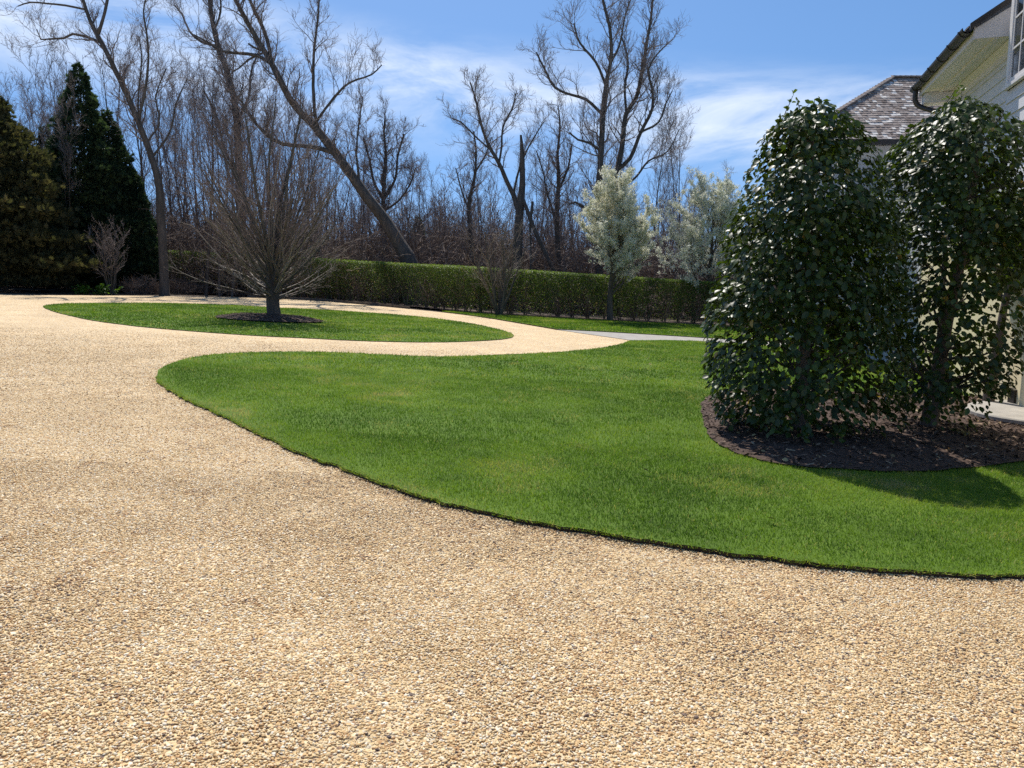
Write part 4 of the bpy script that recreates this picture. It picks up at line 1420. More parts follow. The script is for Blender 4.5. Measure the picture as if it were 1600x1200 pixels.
def glossy(label, g, H, prof, depth, n, seed, trunk_r=.10, holes=None, low=.1):
    """prof: (height fraction, x to one side, x to the other) outline in metres"""
    rng = np.random.default_rng(seed)
    root = empty("glossy_evergreen", g, label, "tree", "glossy evergreens before the house")
    g = np.array(g)
    P0, R0 = grow(rng, g[None] - [[0, 0, .05]], np.array([[.02, .0, 1]]), np.array([H * .95]), np.array([trunk_r]), 14, .035, .06, .85)
    V, Q, r = tube_mesh([(P0, R0)], 10)
    V = V + (fbm(V, 8, seed)[:, None] - .5) * .03 * np.array([1, 1, 0])
    build("trunk", V, Q, M["bark"], root, smooth=True)
    S, D, L1, Rc = kids(rng, P0, R0, np.array([1.02]), 58, low, (45, 85), (.6, 1.0), .32, fall=.6, rmin=.008, t1=.97, up=.15)
    P1, R1 = grow(rng, S, D, L1, np.minimum(Rc, .024), 9, .12, .05, .7)
    S, D, L2, Rc = kids(rng, P1, R1, L1, 6, .25, (25, 55), (.3, .6), .6, rmin=.004, up=.05)
    P2, R2 = grow(rng, S, D, L2, Rc, 5, .14, .05, .6)
    V, Q, r = tube_mesh([(P1, R1)], 5)
    V2, Q2, r2 = tube_mesh([(P2, R2)], 3)
    build("branches", np.vstack([V, V2]), np.vstack([Q, Q2 + len(V)]), M["bark_dark"], root, smooth=True)
    pf = np.array(prof)
    t = rng.random(n)
    xl = np.interp(t, pf[:, 0], pf[:, 1])
    xr = np.interp(t, pf[:, 0], pf[:, 2])
    keepw = rng.random(n) < (xr - xl) / (pf[:, 2] - pf[:, 1]).max()
    t, xl, xr = t[keepw], xl[keepw], xr[keepw]
    n = len(t)
    az = rng.uniform(0, 2 * math.pi, n)
    hw, cx = (xr - xl) / 2, (xr + xl) / 2
    q = np.column_stack([np.cos(az) * 1.2, np.sin(az) * 1.2, t * H])
    lump = .87 + .26 * fbm(q, 1.6, seed, 3)
    rad = (1 - .62 * rng.random(n) ** 1.7) * lump
    dp = np.minimum(depth, hw * 1.0 + .1)
    ex = np.sign(np.cos(az)) * np.abs(np.cos(az)) ** .8
    ey = np.sign(np.sin(az)) * np.abs(np.sin(az)) ** .8
    loc = np.column_stack([cx + ex * hw * rad, ey * dp * rad, t * H])
    # clumped: leaves sit along shoots, with gaps between
    cl = fbm(loc, 2.6, seed + 5, 2)
    thin = np.interp(t, [0, .18, .35, .55, .8, 1], [.72, .68, .66, .85, 1.0, 1.1])
    keep = rng.random(n) < np.clip((cl - .28) * 3.4, 0.04, 1) * thin
    if holes:
        for (hx, hz, hr_, k_) in holes:
            d2 = ((loc[:, 0] - hx) / hr_) ** 2 + ((loc[:, 2] - hz) / hr_) ** 2
            keep &= rng.random(n) > k_ * np.exp(-d2)
    loc, az, t, rad = loc[keep], az[keep], t[keep], rad[keep]
    n = len(loc)
    pos = loc + g
    outn = np.column_stack([np.cos(az), np.sin(az), np.full(n, .95)])
    Z = norm(outn + rng.normal(0, .5, (n, 3)))
    hang = norm(np.column_stack([np.cos(az), np.sin(az), np.full(n, -.45)]) + rng.normal(0, .55, (n, 3)))
    X = norm(hang - Z * np.sum(hang * Z, 1, keepdims=True))
    Y = np.cross(Z, X)
    sz = rng.uniform(.055, .098, n)
    V, Fc = scatter(LV, LF, pos, X, Y, Z, np.column_stack([sz, sz * rng.uniform(.85, 1.1, n), sz]))
    col = .12 + .62 * rng.random(n) + .25 * (fbm(loc, 1.3, seed + 8) - .5) + .3 * np.clip(t - .93, 0, 1) * 6 * rng.random(n)
    col = np.where(rng.random(n) < .006, 1.0, np.clip(col, 0, .95))
    build("crown", V, Fc, M["glossy"], root, smooth=True, rnd=np.repeat(col, len(LV)))
    # wild shoots at the top
    ns_ = 4
    base_p = np.column_stack([rng.normal(0, .10, ns_), rng.normal(0, .08, ns_), np.full(ns_, H * .95)]) + g
    Ps, Rs_ = grow(rng, base_p, np.column_stack([rng.normal(0, .25, (ns_, 2)), np.ones(ns_)]), rng.uniform(.2, .42, ns_), np.full(ns_, .006), 8, .1, .03, .5)
    pos = Ps[:, 1:].reshape(-1, 3)
    pos = np.repeat(pos, 2, 0) + rng.normal(0, .012, (len(pos) * 2, 3))
    Z = norm(rng.normal(0, .6, (len(pos), 3)) + [0, 0, 1])
    X, Y = frames(rng, Z)
    V, Fc = scatter(LV, LF, pos, X, Y, Z, rng.uniform(.05, .08, len(pos)))
    Vt, Qt, rt = tube_mesh([(Ps, Rs_)], 4)
    build("shoots", np.vstack([V, Vt]), [Fc, Qt + len(V)], M["glossy"], root, smooth=True, rnd=np.concatenate([np.repeat(rng.uniform(.75, .97, len(pos)), len(LV)), np.full(len(Vt), .3)]))
    return root


def outline(g, rows):
    """photo outline (row, u left, u right) -> (height fraction, x left, x right) about the trunk"""
    k = g[1] / F
    H = size_at(g, rows[0][0])
    out = []
    for v, a_, b_ in rows[::-1]:
        z = CAMZ + ray(800, v)[2] * g[1] / ray(800, v)[1] - g[2]
        sc_ = g[1] / ray(800, v)[1] / F
        out.append((z / H, (a_ - 800) * sc_ - g[0], (b_ - 800) * sc_ - g[0]))
    return H, out


g1 = ground(1243, 690)
g1[2] += .1
H1, o1 = outline(g1, [(165, 1255, 1285), (180, 1230, 1310), (200, 1208, 1330), (240, 1190, 1352), (300, 1168, 1368), (360, 1146, 1385), (420, 1128, 1392), (500, 1110, 1400), (580, 1108, 1402), (625, 1112, 1400), (655, 1125, 1385), (675, 1150, 1330), (690, 1190, 1290)])
kx = lambda u, v, g: ((u - 800) * g[1] / ray(800, v)[1] / F - g[0], CAMZ + ray(800, v)[2] * g[1] / ray(800, v)[1] - g[2])
h1 = [(*kx(u, v, g1), r_, k_) for u, v, r_, k_ in ((1247, 640, .10, .8), (1243, 675, .14, .9), (1330, 665, .25, .8), (1300, 510, .18, .6), (1345, 560, .2, .6), (1265, 470, .12, .7), (1230, 560, .12, .6), (1340, 690, .3, .8))]
glossy("glossy dark broad-leaved evergreen trimmed to a dome, with lawn beside it", g1, H1, o1, .85, 33000, 201, .085, h1)
g2 = ground(1448, 686)
g2[2] += .1
H2, o2 = outline(g2, [(160, 1480, 1510), (172, 1462, 1540), (190, 1440, 1565), (215, 1412, 1588), (250, 1392, 1612), (320, 1380, 1632), (400, 1376, 1640), (480, 1372, 1618), (540, 1376, 1584), (585, 1380, 1556), (620, 1385, 1536), (655, 1392, 1520), (675, 1410, 1490), (685, 1430, 1470)])
kx = lambda u, v, g: ((u - 800) * g[1] / ray(800, v)[1] / F - g[0], CAMZ + ray(800, v)[2] * g[1] / ray(800, v)[1] - g[2])
h2 = [(*kx(u, v, g2), r_, k_) for u, v, r_, k_ in ((1505, 420, .16, .8), (1545, 505, .22, .9), (1590, 410, .16, .8), (1530, 440, .15, .8), (1445, 430, .13, .9), (1455, 640, .22, .95), (1425, 660, .3, .9), (1500, 650, .25, .8), (1440, 530, .2, .85), (1400, 560, .16, .7), (1425, 490, .14, .7), (1592, 600, .34, 1.0), (1585, 640, .3, 1.0), (1575, 470, .2, .75), (1480, 500, .14, .6))]
glossy("glossy dark broad-leaved evergreen trimmed to a dome, nearer the house wall", g2, H2, o2, .85, 29000, 202, .10, h2)
g3 = ground(1541, 654)
H3, o3 = outline(g3, [(300, 1560, 1640), (330, 1545, 1680), (420, 1560, 1700), (470, 1600, 1690), (500, 1630, 1680), (515, 1640, 1660)])
#@@PART3
glossy("glossy dark broad-leaved evergreen behind the other two, its trunk close to the house wall", g3, H3, o3, .8, 16000, 203, .09, None, .55)

# ================================================================== house
UD = norm(np.array([0.28484, 0.95857]))           # along the long wall, away from the camera
ND = np.array([-UD[1], UD[0]])              # out of that wall
P0_ = np.array([7.714, 12.119])


def hp(u, n, z):
    q = P0_ + UD * u + ND * n
    return (q[0], q[1], z)


M["siding"] = noise_mat("painted_siding", [(.3, (.55, .545, .57)), (.7, (.63, .62, .645))], 5, detail=7, rough=.6, bump=.08, stretch=(1, 1, 4))
M["cream"] = noise_mat("cream_render", [(.3, (.76, .64, .39)), (.7, (.82, .71, .46))], 3, detail=8, rough=.8, bump=.1)
M["trim"] = noise_mat("cream_white_trim", [(.3, (.64, .61, .61)), (.7, (.71, .68, .68))], 4, detail=5, rough=.55)
M["bronze"] = noise_mat("dark_gutter_metal", [(.3, (.018, .015, .013)), (.7, (.045, .036, .03))], 8, detail=6, rough=.45, spec=.5)
M["shingle"] = attr_mat("cedar_shingle", [(0, (.17, .125, .10)), (.35, (.30, .235, .195)), (.75, (.43, .36, .31)), (1, (.74, .68, .61))], rough=.6, spec=.3, noise=.3, nscale=9)
gm, gnt, gout = new_mat("window_glass")
gp = N(gnt, "ShaderNodeBsdfPrincipled", inp={"Base Color": (.02, .025, .03, 1), "Roughness": .04, "Specular IOR Level": .8})
gnt.links.new(gp.outputs[0], gout.inputs[0])
M["glass"] = gm

house = empty("house", hp(0, 0, float(gz(P0_[0]))), "pale clapboard house with cedar shingle roofs, dark gutters and a cream lower wall behind trees", "house")
ZS, ZE = 2.5, 5.36
UF, UN, UB, NB = 3.75, -5.0, .14, .19
# clapboards
mb = MB()
z = ZS
while z < 7.4:
    if z < ZE - .05:
        mb.extrude([(-.02, z), (.024, z), (.004, z + .20), (-.02, z + .20)], hp, UB + .02, UF)
    mb.extrude([(NB - .02, z), (NB + .024, z), (NB + .004, z + .20), (NB - .02, z + .20)], hp, UN, UB)
    z += .198
# far gable end
z = ZS
fr_end = lambda a_, n_, z_: hp(UF + n_, -a_, z_)
while z < ZE:
    mb.extrude([(-.02, z), (.024, z), (.004, z + .20), (-.02, z + .20)], fr_end, 0.02, 6.0)
    z += .198
mb.build("siding", M["siding"], house)
mb = MB()
mb.box(hp, UN, UF - .03, -6.0, -.03, ZS - .1, ZE)
mb.box(hp, UN + .01, UB - .01, -5.9, NB - .021, ZS - .02, 7.4)
mb.build("wall", M["siding"], house)
mb = MB()
mb.box(hp, UN, 6.5, -5.0, .0, -1.3, ZS - .02)
mb.box(hp, UN + .02, UB, -1.0, NB, -1.25, ZS - .025)
mb.build("lower_wall", M["cream"], house)
mb = MB()
mb.box(hp, UB + .1, 6.56, .0, .05, ZS - .16, ZS - .005)
mb.box(hp, UN, UB + .05, NB, NB + .05, ZS - .161, ZS - .006)
mb.box(hp, 6.36, 6.53, -.14, .03, -1.2, ZS - .17)
mb.build("trim", M["trim"], house)
# corner board
mb = MB()
mb.box(hp, UF - .14, UF + .04, -.12, .035, ZS, ZE - .2)
mb.build("corner_board", M["trim"], house)
# eave: soffit, frieze, fascia, end box
U0, U1 = .44, 4.38
mb = MB()
mb.extrude([(.0, ZE - .20), (.04, ZE - .20), (.04, ZE), (.0, ZE)], hp, U0, U1 - .3)      # frieze board
mb.extrude([(.02, ZE + .005), (.62, ZE + .005), (.62, ZE + .04), (.02, ZE + .04)], hp, U0, U1)    # soffit
mb.extrude([(.30, ZE - .018), (.36, ZE - .018), (.36, ZE + .004), (.30, ZE + .004)], hp, U0, U1)
mb.extrude([(.04, ZE - .09), (.12, ZE - .004), (.04, ZE - .004)], hp, U0, U1 - .3)            # bed mould
mb.build("soffit", M["trim"], house)
mb = MB()
mb.extrude([(.62, ZE - .01), (.65, ZE - .01), (.65, ZE + .19), (.62, ZE + .19)], hp, U0, U1)
mb.hexa([hp(U0 - .03, .02, ZE + .0), hp(U0, .02, ZE + .0), hp(U0, .64, ZE + .0), hp(U0 - .03, .64, ZE + .0),
         hp(U0 - .03, .02, ZE + .52), hp(U0, .02, ZE + .52), hp(U0, .64, ZE + .15), hp(U0 - .03, .64, ZE + .15)])
mb.box(hp, U1 - .33, U1 - .0, .03, .60, ZE - .20, ZE - .002)
mb.build("fascia", M["trim"], house)
# half-round gutter with hangers
mb = MB()
gp_ = []
for a_ in np.linspace(math.pi, 2 * math.pi, 9):
    gp_.append((.735 + .085 * math.cos(a_), ZE + .17 + .085 * math.sin(a_)))
for a_ in np.linspace(2 * math.pi, math.pi, 9):
    gp_.append((.735 + .072 * math.cos(a_), ZE + .175 + .072 * math.sin(a_)))
k = len(gp_)
V = [hp(U0 - .02, n_, z_) for n_, z_ in gp_] + [hp(U1 + .08, n_, z_) for n_, z_ in gp_]
mb.add(V, [(i, (i + 1) % k, (i + 1) % k + k, i + k) for i in range(k)])
gutter = mb.build("gutter", M["bronze"], house)
for u in np.arange(U0 + .15, U1, .72):
    mb = MB()
    pr = []
    for a_ in np.linspace(math.pi, 2 * math.pi, 7):
        pr.append((.735 + .100 * math.cos(a_), ZE + .17 + .100 * math.sin(a_)))
    pr += [(n_ * 1.0, z_) for n_, z_ in [(.735 + .088 * math.cos(a_), ZE + .17 + .088 * math.sin(a_)) for a_ in np.linspace(2 * math.pi, math.pi, 7)]]
    kk = len(pr)
    V = [hp(u, n_, z_) for n_, z_ in pr] + [hp(u + .05, n_, z_) for n_, z_ in pr]
    mb.add(V, [(i, (i + 1) % kk, (i + 1) % kk + kk, i + kk) for i in range(kk)])
    q = [(0, i, kk - 1 - i) for i in range(0)]
    for off_ in (0, kk):
        for i in range(kk // 2 - 1):
            mb.add([V[off_ + i], V[off_ + i + 1], V[off_ + kk - 2 - i], V[off_ + kk - 1 - i]], [(0, 1, 2, 3)])
    o = mb.build("hanger", M["bronze"], house)
    o.parent = gutter
    o.data.transform(__import__("mathutils").Matrix.Translation((0, 0, 0)))
    o.matrix_parent_inverse.identity()
# downspout: out of the gutter, back to the corner, down the wall
pts = np.array([hp(U1 - .12, .735, ZE + .10), hp(U1 - .12, .735, ZE - .10), hp(U1 - .14, .66, ZE - .22), hp(UF + .02, .22, ZE - .52), hp(UF - .02, .11, ZE - .66), hp(UF - .02, .10, ZE - 1.2), hp(UF - .02, .10, ZS + .1), hp(UF - .02, .10, -.6)])
tp, tr2 = smooth_line(pts, np.full(len(pts), .05), .06)
V, Q, r = tube_mesh([(tp[None], np.full((1, len(tp)), .05))], 10)
build("downspout", V, Q, M["bronze"], house, smooth=True)


# shingled slopes -----------------------------------------------------
def shingles(name, corners, poly2, parent, seed, expo=.14, wid=(.10, .24), thick=.014):
    """cover the plane through corners (origin, along-eave point, up-slope point) inside poly2 (a, b metres)"""
    rng = np.random.default_rng(seed)
    o, ea, eb = [np.array(c, float) for c in corners]
    A_, B_ = norm((ea - o)[None])[0], norm((eb - o)[None])[0]
    Nn = np.cross(A_, B_)
    poly2 = np.array(poly2)
    a0, a1 = poly2[:, 0].min(), poly2[:, 0].max()
    b1 = poly2[:, 1].max()
    Vs, Fs, Rs, off = [], [], [], 0
    b = 0.0
    while b < b1 - .01:
        # width of the slope at this course
        xs_ = []
        for i in range(len(poly2)):
            p, q = poly2[i], poly2[(i + 1) % len(poly2)]
            bm = min(b + expo * .5, b1 - .005)
            if (p[1] > bm) != (q[1] > bm):
                xs_.append(p[0] + (q[0] - p[0]) * (bm - p[1]) / (q[1] - p[1]))
        if len(xs_) < 2:
            b += expo
            continue
        l_, r_ = min(xs_), max(xs_)
        a_ = l_
        while a_ < r_ - .01:
            w_ = min(rng.uniform(*wid), r_ - a_)
            t0_ = thick * rng.uniform(.8, 1.9)
            b0 = b - .012 * rng.random()
            lift = rng.normal(0, .003)
            c = []
            for (x_, y_, h_) in ((a_ + .004, b0, 0), (a_ + w_ - .004, b0, 0), (a_ + w_ - .004, b + expo + .03, -.004), (a_ + .004, b + expo + .03, -.004),
                                 (a_ + .004, b0, t0_ + lift), (a_ + w_ - .004, b0, t0_ - lift), (a_ + w_ - .004, b + expo + .03, .002), (a_ + .004, b + expo + .03, .002)):
                c.append(o + A_ * x_ + B_ * y_ + Nn * (h_ + .004))
            Vs += c
            Fs += [[off + i for i in f] for f in ((4, 5, 6, 7), (0, 1, 5, 4), (1, 2, 6, 5), (3, 0, 4, 7))]
            g_ = np.clip(rng.normal(.42, .2), 0, .9)
            if rng.random() < .16:
                g_ = 1.0  # scattered palest shingles: white sun glints put into the colour
            Rs += [g_] * 8
            off += 8
            a_ += w_
        b += expo
    return build(name, np.array(Vs), np.array(Fs), M["shingle"], parent, rnd=np.array(Rs))


def slab(name, quad, thick, mat, parent):
    q = np.array(quad, float)
    nrm_ = np.cross(q[1] - q[0], q[2] - q[0])
    nrm_ /= np.linalg.norm(nrm_)
    if nrm_[2] < 0:
        nrm_ = -nrm_
    m = MB()
    k_ = len(q)
    V_ = np.vstack([q - nrm_ * thick, q])
    m.add(V_, [(i, (i + 1) % k_, (i + 1) % k_ + k_, i + k_) for i in range(k_)])
    for o_ in (0, k_):
        for i in range(1, k_ - 1):
            m.add(V_[[o_, o_ + i, o_ + i + 1]], [(0, 1, 2)])
    return m.build(name, mat, parent)


# main roof over the eave
pit = .66
e0, e1 = hp(U0 - .06, .70, ZE + .20), hp(U1 + .08, .70, ZE + .20)
t0_, t1_ = hp(U0 - .06, -2.7, ZE + .20 + 3.4 * pit), hp(U1 + .08, -2.7, ZE + .20 + 3.4 * pit)
slab("roof_deck", [e0, e1, t1_, t0_], .03, M["bronze"], house)
ls = math.hypot(3.4, 3.4 * pit)
shingles("roof", (e1, e0, t1_), [(0, 0), (U1 - U0 + .14, 0), (U1 - U0 + .14, ls), (0, ls)], house, 5)
# back slope closes the roof
b0_, b1_ = hp(U0 - .06, -6.2, ZE + .2), hp(U1 + .08, -6.2, ZE + .2)
slab("back_roof", [t0_, t1_, b1_, b0_], .05, M["bronze"], house)
# dark boards up the near rake
mb = MB()
mb.hexa([hp(U0 - .10, .72, ZE + .12), hp(U0 - .06, .72, ZE + .12), hp(U0 - .06, -2.7, ZE + .12 + 3.42 * pit), hp(U0 - .10, -2.7, ZE + .12 + 3.42 * pit),
         hp(U0 - .10, .72, ZE + .22), hp(U0 - .06, .72, ZE + .22), hp(U0 - .06, -2.7, ZE + .22 + 3.42 * pit), hp(U0 - .10, -2.7, ZE + .22 + 3.42 * pit)])
mb.build("rake_board", M["bronze"], house)
# tall part's roof, mostly out of view
slab("upper_roof", [hp(UN - .3, .5, 7.45), hp(.35, .5, 7.45), hp(.35, -3, 9.7), hp(UN - .3, -3, 9.7)], .08, M["bronze"], house)

# tall multi-pane window
WU0, WU1, WZ0, WZ1 = -1.2, -.03, 4.55, 7.0
mb = MB()
mb.box(hp, WU1, WU1 + .13, NB - .01, NB + .055, WZ0 - .02, WZ1)
mb.box(hp, WU0 - .13, WU0, NB - .01, NB + .055, WZ0 - .02, WZ1)
mb.box(hp, WU0 - .13, WU1 + .13, NB - .01, NB + .055, WZ1 + .001, WZ1 + .14)
mb.box(hp, WU0, WU1, NB - .01, NB + .040, WZ0, WZ0 + .07)
mb.box(hp, WU0, WU0 + .05, NB - .01, NB + .039, WZ0 + .071, WZ1 - .001)
mb.box(hp, WU1 - .05, WU1, NB - .01, NB + .039, WZ0 + .071, WZ1 - .001)
for j in range(1, 3):
    u = WU0 + (WU1 - WU0) * j / 3
    mb.box(hp, u - .014, u + .014, NB - .01, NB + .037, WZ0 + .072, WZ1 - .002)
for z in np.arange(WZ0 + .48, WZ1 - .1, .44):
    mb.box(hp, WU0 + .051, WU1 - .051, NB - .01, NB + .034, z, z + .03)
win = mb.build("window", M["trim"], house)
mb = MB()
mb.box(hp, WU0 + .01, WU1 - .01, NB - .01, NB + .026, WZ0 + .02, WZ1 - .01)
o = mb.build("pane", M["glass"], house)
o.parent = win
o.location = (0, 0, 0)
mb = MB()
mb.box(hp, WU0 - .17, WU1 + .17, NB - .01, NB + .085, WZ0 - .07, WZ0 - .021)
o = mb.build("sill", M["trim"], house)
o.parent = win

for ch in list(house.children_recursive):
    if ch.parent is not house:
        # parts of parts were built relative to the house, and their parent sits at the house's origin
        ch.location = (0, 0, 0)

# hip-roofed wing further off
WY, WX0 = 21.2, 7.4
ZW, RZ = 5.33, 7.62
wing_e0, wing_e1 = np.array([WX0, WY, ZW]), np.array([17.5, WY, ZW])
rg0, rg1 = np.array([11.32, WY + 2.85, RZ]), np.array([17.5, WY + 2.85, RZ])
back0, back1 = np.array([WX0 + 1.75, WY + 5.7, ZW]), np.array([17.5, WY + 5.7, ZW])
mb = MB()
wf = lambda a_, n_, z_: (WX0 + .35 + a_, WY + .35 - n_, z_)
z = -1.2
while z < ZW - .1:
    mb.extrude([(-.02, z), (.024, z), (.004, z + .20), (-.02, z + .20)], wf, 0, 9.6)
    z += .198
wl = lambda a_, n_, z_: (WX0 + .35 - n_ + a_ * .33, WY + .35 + a_, z_)
z = -1.2
while z < ZW - .1:
    mb.extrude([(-.02, z), (.024, z), (.004, z + .20), (-.02, z + .20)], wl, 0.02, 4.5)
    z += .198
mb.hexa([(WX0 + .38, WY + .38, -1.2), (17.2, WY + .38, -1.2), (17.2, WY + 4.8, -1.2), (WX0 + 1.9, WY + 4.8, -1.2), (WX0 + .38, WY + .38, ZW - .02), (17.2, WY + .38, ZW - .02), (17.2, WY + 4.8, ZW - .02), (WX0 + 1.9, WY + 4.8, ZW - .02)])
mb.build("wing_wall", M["siding"], house)
sl = np.linalg.norm([2.85, RZ - ZW])
shingles("hip_roof", (wing_e0, wing_e1, wing_e0 + np.array([0, 2.85, RZ - ZW])), [(0, 0), (17.5 - WX0, 0), (17.5 - WX0, sl), (11.32 - WX0, sl)], house, 8, wid=(.07, .17), expo=.13)
mb = MB()
mb.add([wing_e0 - [0, 0, .03], wing_e1 - [0, 0, .03], rg1 - [0, 0, .03], rg0 - [0, 0, .03]], [(0, 1, 2, 3)])
mb.add([back0, wing_e0, rg0], [(0, 1, 2)])
mb.add([back1, back0, rg0, rg1], [(0, 1, 2, 3)])
mb.add([wing_e0 - [0, 0, .1], wing_e1 - [0, 0, .1], back1 - [0, 0, .1], back0 - [0, 0, .1]], [(0, 3, 2, 1)])
mb.build("roof_deck", M["bronze"], house)
# hip and ridge caps
caps = []
for a_, b_ in ((wing_e0, rg0), (rg0, rg1)):
    nseg = int(np.linalg.norm(b_ - a_) / .16)
    for i in range(nseg):
        caps.append((a_ + (b_ - a_) * i / nseg, a_ + (b_ - a_) * (i + 1.25) / nseg))
mb = MB()
for p, q in caps:
    d_ = norm((q - p)[None])[0]
    s_ = norm(np.cross(d_, [0, 0, 1])[None])[0] * .11
    up_ = np.array([0, 0, .055])
    mb.hexa([p - s_ + up_ * .1, p + s_ + up_ * .1, q + s_ * .95, q - s_ * .95, p - s_ + up_ * .8, p + s_ + up_ * .8, q + s_ * .95 + up_ * .35, q - s_ * .95 + up_ * .35])
o = mb.build("ridge_caps", M["shingle"], house)
a_ = o.data.attributes.new("rnd", "FLOAT", "POINT")
a_.data.foreach_set("value", np.repeat(RNG.uniform(.15, .6, len(caps)), 8).astype(np.float32))
mb = MB()
mb.hexa([(WX0 - .12, WY - .14, ZW - .13), (17.5, WY - .14, ZW - .13), (17.5, WY - .012, ZW - .13), (WX0 - .12, WY - .012, ZW - .13), (WX0 - .12, WY - .14, ZW - .01), (17.5, WY - .14, ZW - .01), (17.5, WY - .012, ZW - .01), (WX0 - .12, WY - .012, ZW - .01)])
mb.build("wing_gutter", M["bronze"], house)
mb = MB()
mb.hexa([(WX0 + .3, WY + .30, ZW - .42), (17.2, WY + .30, ZW - .42), (17.2, WY + .329, ZW - .42), (WX0 + .3, WY + .329, ZW - .42), (WX0 + .3, WY + .30, ZW - .102), (17.2, WY + .30, ZW - .102), (17.2, WY + .329, ZW - .102), (WX0 + .3, WY + .329, ZW - .102)])
mb.build("wing_frieze", M["trim"], house)
# lean-to roof between the two, seen edge-on
a_, b_ = at_depth(1404, 226, 17.6), at_depth(1500, 148, 17.6)
slab("lean_to_roof", [a_, b_, b_ + [.05, .3, 0], a_ + [.05, .3, 0]], .16, M["bronze"], house)
low_w = MB()
low_w.hexa([(a_[0] + 1.2, 17.8, -1.3), (b_[0] + 3, 17.8, -1.3), (b_[0] + 3, 20.9, -1.3), (a_[0] + 1.2, 20.9, -1.3), (a_[0] + 1.2, 17.8, a_[2] - .1), (b_[0] + 3, 17.8, a_[2] - .1), (b_[0] + 3, 20.9, a_[2] - .1), (a_[0] + 1.2, 20.9, a_[2] - .1)])
low_w.build("link_wall", M["siding"], house)

# ------------------------------------------------------------------ round stone terrace and utility box by the wall
tc_ = ground(1646, 676)
tc_[2] -= .02
M["stone"] = None
m, nt2, out2 = new_mat("terrace_stone")
br_ = N(nt2, "ShaderNodeTexVoronoi", feature="DISTANCE_TO_EDGE", inp={"Scale": 5.5})
vc = N(nt2, "ShaderNodeTexVoronoi", feature="F1", inp={"Scale": 5.5})
mp2 = N(nt2, "ShaderNodeMapping", inp={"Scale": (1, 1, 1.8)})
nt2.links.new(geo_pos(nt2), mp2.inputs[0])
nt2.links.new(mp2.outputs[0], br_.inputs["Vector"])
nt2.links.new(mp2.outputs[0], vc.inputs["Vector"])
rr_ = ramp(nt2, [(0, (.16, .15, .14)), (.5, (.28, .26, .24)), (1, (.40, .36, .31))])
nt2.links.new(vc.outputs["Color"], rr_.inputs[0])
jr = ramp(nt2, [(0.0, (.25, .25, .25)), (0.05, (1, 1, 1))])
nt2.links.new(br_.outputs["Distance"], jr.inputs[0])
mx2 = N(nt2, "ShaderNodeMix", data_type="RGBA", blend_type="MULTIPLY")
mx2.inputs["Factor"].default_value = 1
nt2.links.new(rr_.outputs[0], mx2.inputs[6])
nt2.links.new(jr.outputs[0], mx2.inputs[7])
pb = N(nt2, "ShaderNodeBsdfPrincipled", inp={"Roughness": .85})
nt2.links.new(mx2.outputs[2], pb.inputs["Base Color"])
bb = N(nt2, "ShaderNodeBump", inp={"Strength": .8, "Distance": .03})
nt2.links.new(jr.outputs[0], bb.inputs["Height"])
nt2.links.new(bb.outputs[0], pb.inputs["Normal"])
nt2.links.new(pb.outputs[0], out2.inputs[0])
M["stone"] = m
terr = empty("stone_terrace", tc_, "low round stone terrace with pale flagstone top beside the house, behind the trimmed trees", "terrace")


def disc(name, mat, r, z0, z1, seg=48, bev=.0):
    an = np.linspace(0, 2 * math.pi, seg, endpoint=False)
    rings = [(r, z0), (r, z1 - bev), (r - bev, z1)]
    V = np.concatenate([np.column_stack([tc_[0] + q * np.cos(an), tc_[1] + q * np.sin(an), np.full(seg, tc_[2] + zz)]) for q, zz in rings] + [np.array([[tc_[0], tc_[1], tc_[2] + z1]])])
    k = np.arange(seg)
    k2 = (k + 1) % seg
    Q = np.vstack([np.column_stack([k, k2, k2 + seg, k + seg]), np.column_stack([k + seg, k2 + seg, k2 + 2 * seg, k + 2 * seg])])
    T = np.column_stack([k + 2 * seg, k2 + 2 * seg, np.full(seg, 3 * seg)])
    return build(name, V, [Q, T], mat, terr)


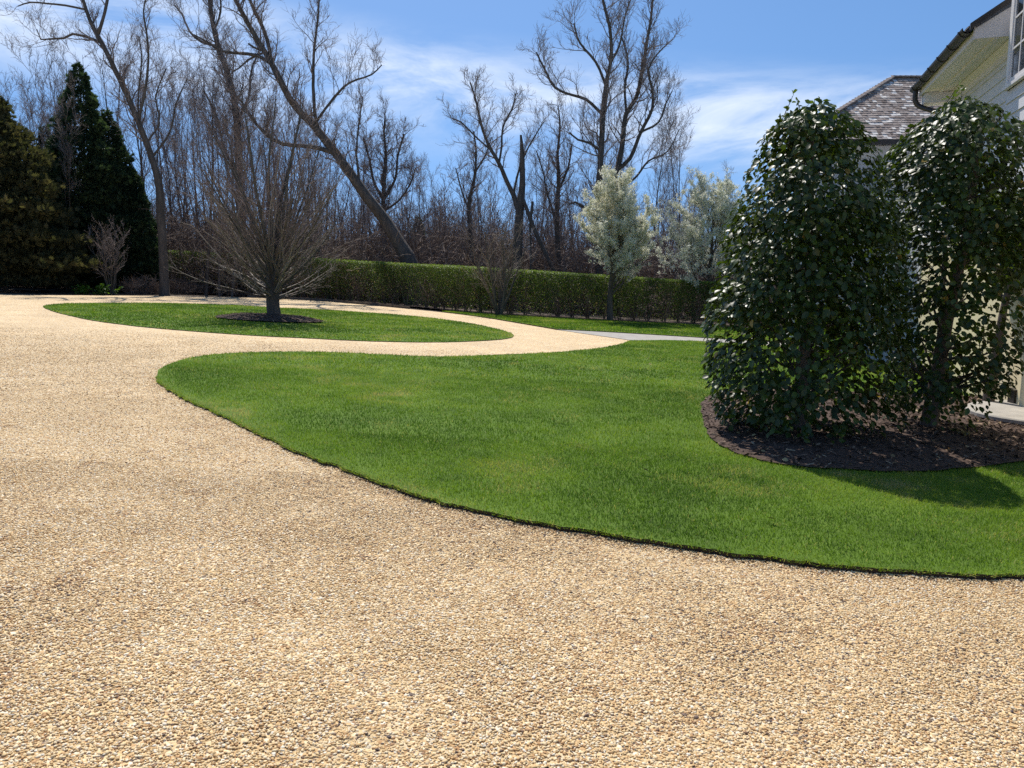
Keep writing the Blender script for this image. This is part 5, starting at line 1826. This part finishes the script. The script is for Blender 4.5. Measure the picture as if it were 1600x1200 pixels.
disc("base", M["stone"], .98, -.2, .24)
disc("cap", M["flag"], 1.04, .242, .30, bev=.015)
bx = at_depth(1590, 612, 10.9)
gzb = float(gz(bx[0]))
ub = empty("utility_box", (bx[0], bx[1], gzb), "small dark box on a post in front of the cream house wall", "utility box")
mb = MB()
fb = lambda a_, n_, z_: (bx[0] + a_, bx[1] - n_, z_)
mb.box(fb, -.09, .09, -.07, .07, bx[2] - .24, bx[2] + .02)
mb.extrude([(-.085, bx[2] + .021), (.085, bx[2] + .021), (.085, bx[2] + .035), (-.085, bx[2] + .05)], fb, -.105, .105)
mb.build("box", M["bronze"], ub)
mb = MB()
mb.box(fb, -.028, .028, -.028, .028, gzb - .1, bx[2] - .241)
mb.build("post", M["bronze"], ub)

# sunlit green shrubs between the bed and the wing
for k, (u, v, R_, H_) in enumerate(((1420, 560, .9, 1.5), (1290, 570, .9, 1.3))):
    tuft("rounded light-green shrub on the grass behind the trimmed evergreens", ground(u, v), 70, R_, H_, "fresh", 300 + k, leaf=(.07, .13), name="leafy_shrub", cat="shrub", group="light-green shrubs behind the evergreens")

# a few fallen leaves on lawn and bed
lr = np.random.default_rng(400)
n = 200
p = np.column_stack([lr.uniform(2.4, 8, n), lr.uniform(7, 12, n)])
p = p[in_poly(p, bed_poly)]
p = np.vstack([p, np.column_stack([lr.uniform(-6, 4, 16), lr.uniform(5, 18, 16)])])
p = p[in_poly(p, lawn_coarse)]
n = len(p)
zz = np.where(in_poly(p, bed_poly), bz(p) + .02, gz(p[:, 0]) + .085)
Z = norm(np.column_stack([lr.normal(0, .5, (n, 2)), np.ones(n)]))
X, Y = frames(lr, Z)
V, Fc = scatter(LV, LF, np.column_stack([p, zz]), X, Y, Z, lr.uniform(.035, .06, n))
M["dead_leaf"] = attr_mat("dead_leaf", [(0, (.16, .10, .05)), (.6, (.34, .24, .11)), (1, (.50, .40, .22))], rough=.7)
tag(build("fallen_leaves", V, Fc, M["dead_leaf"], rnd=np.repeat(lr.random(n), len(LV))), kind="stuff")
print("done", time.time() - T0)
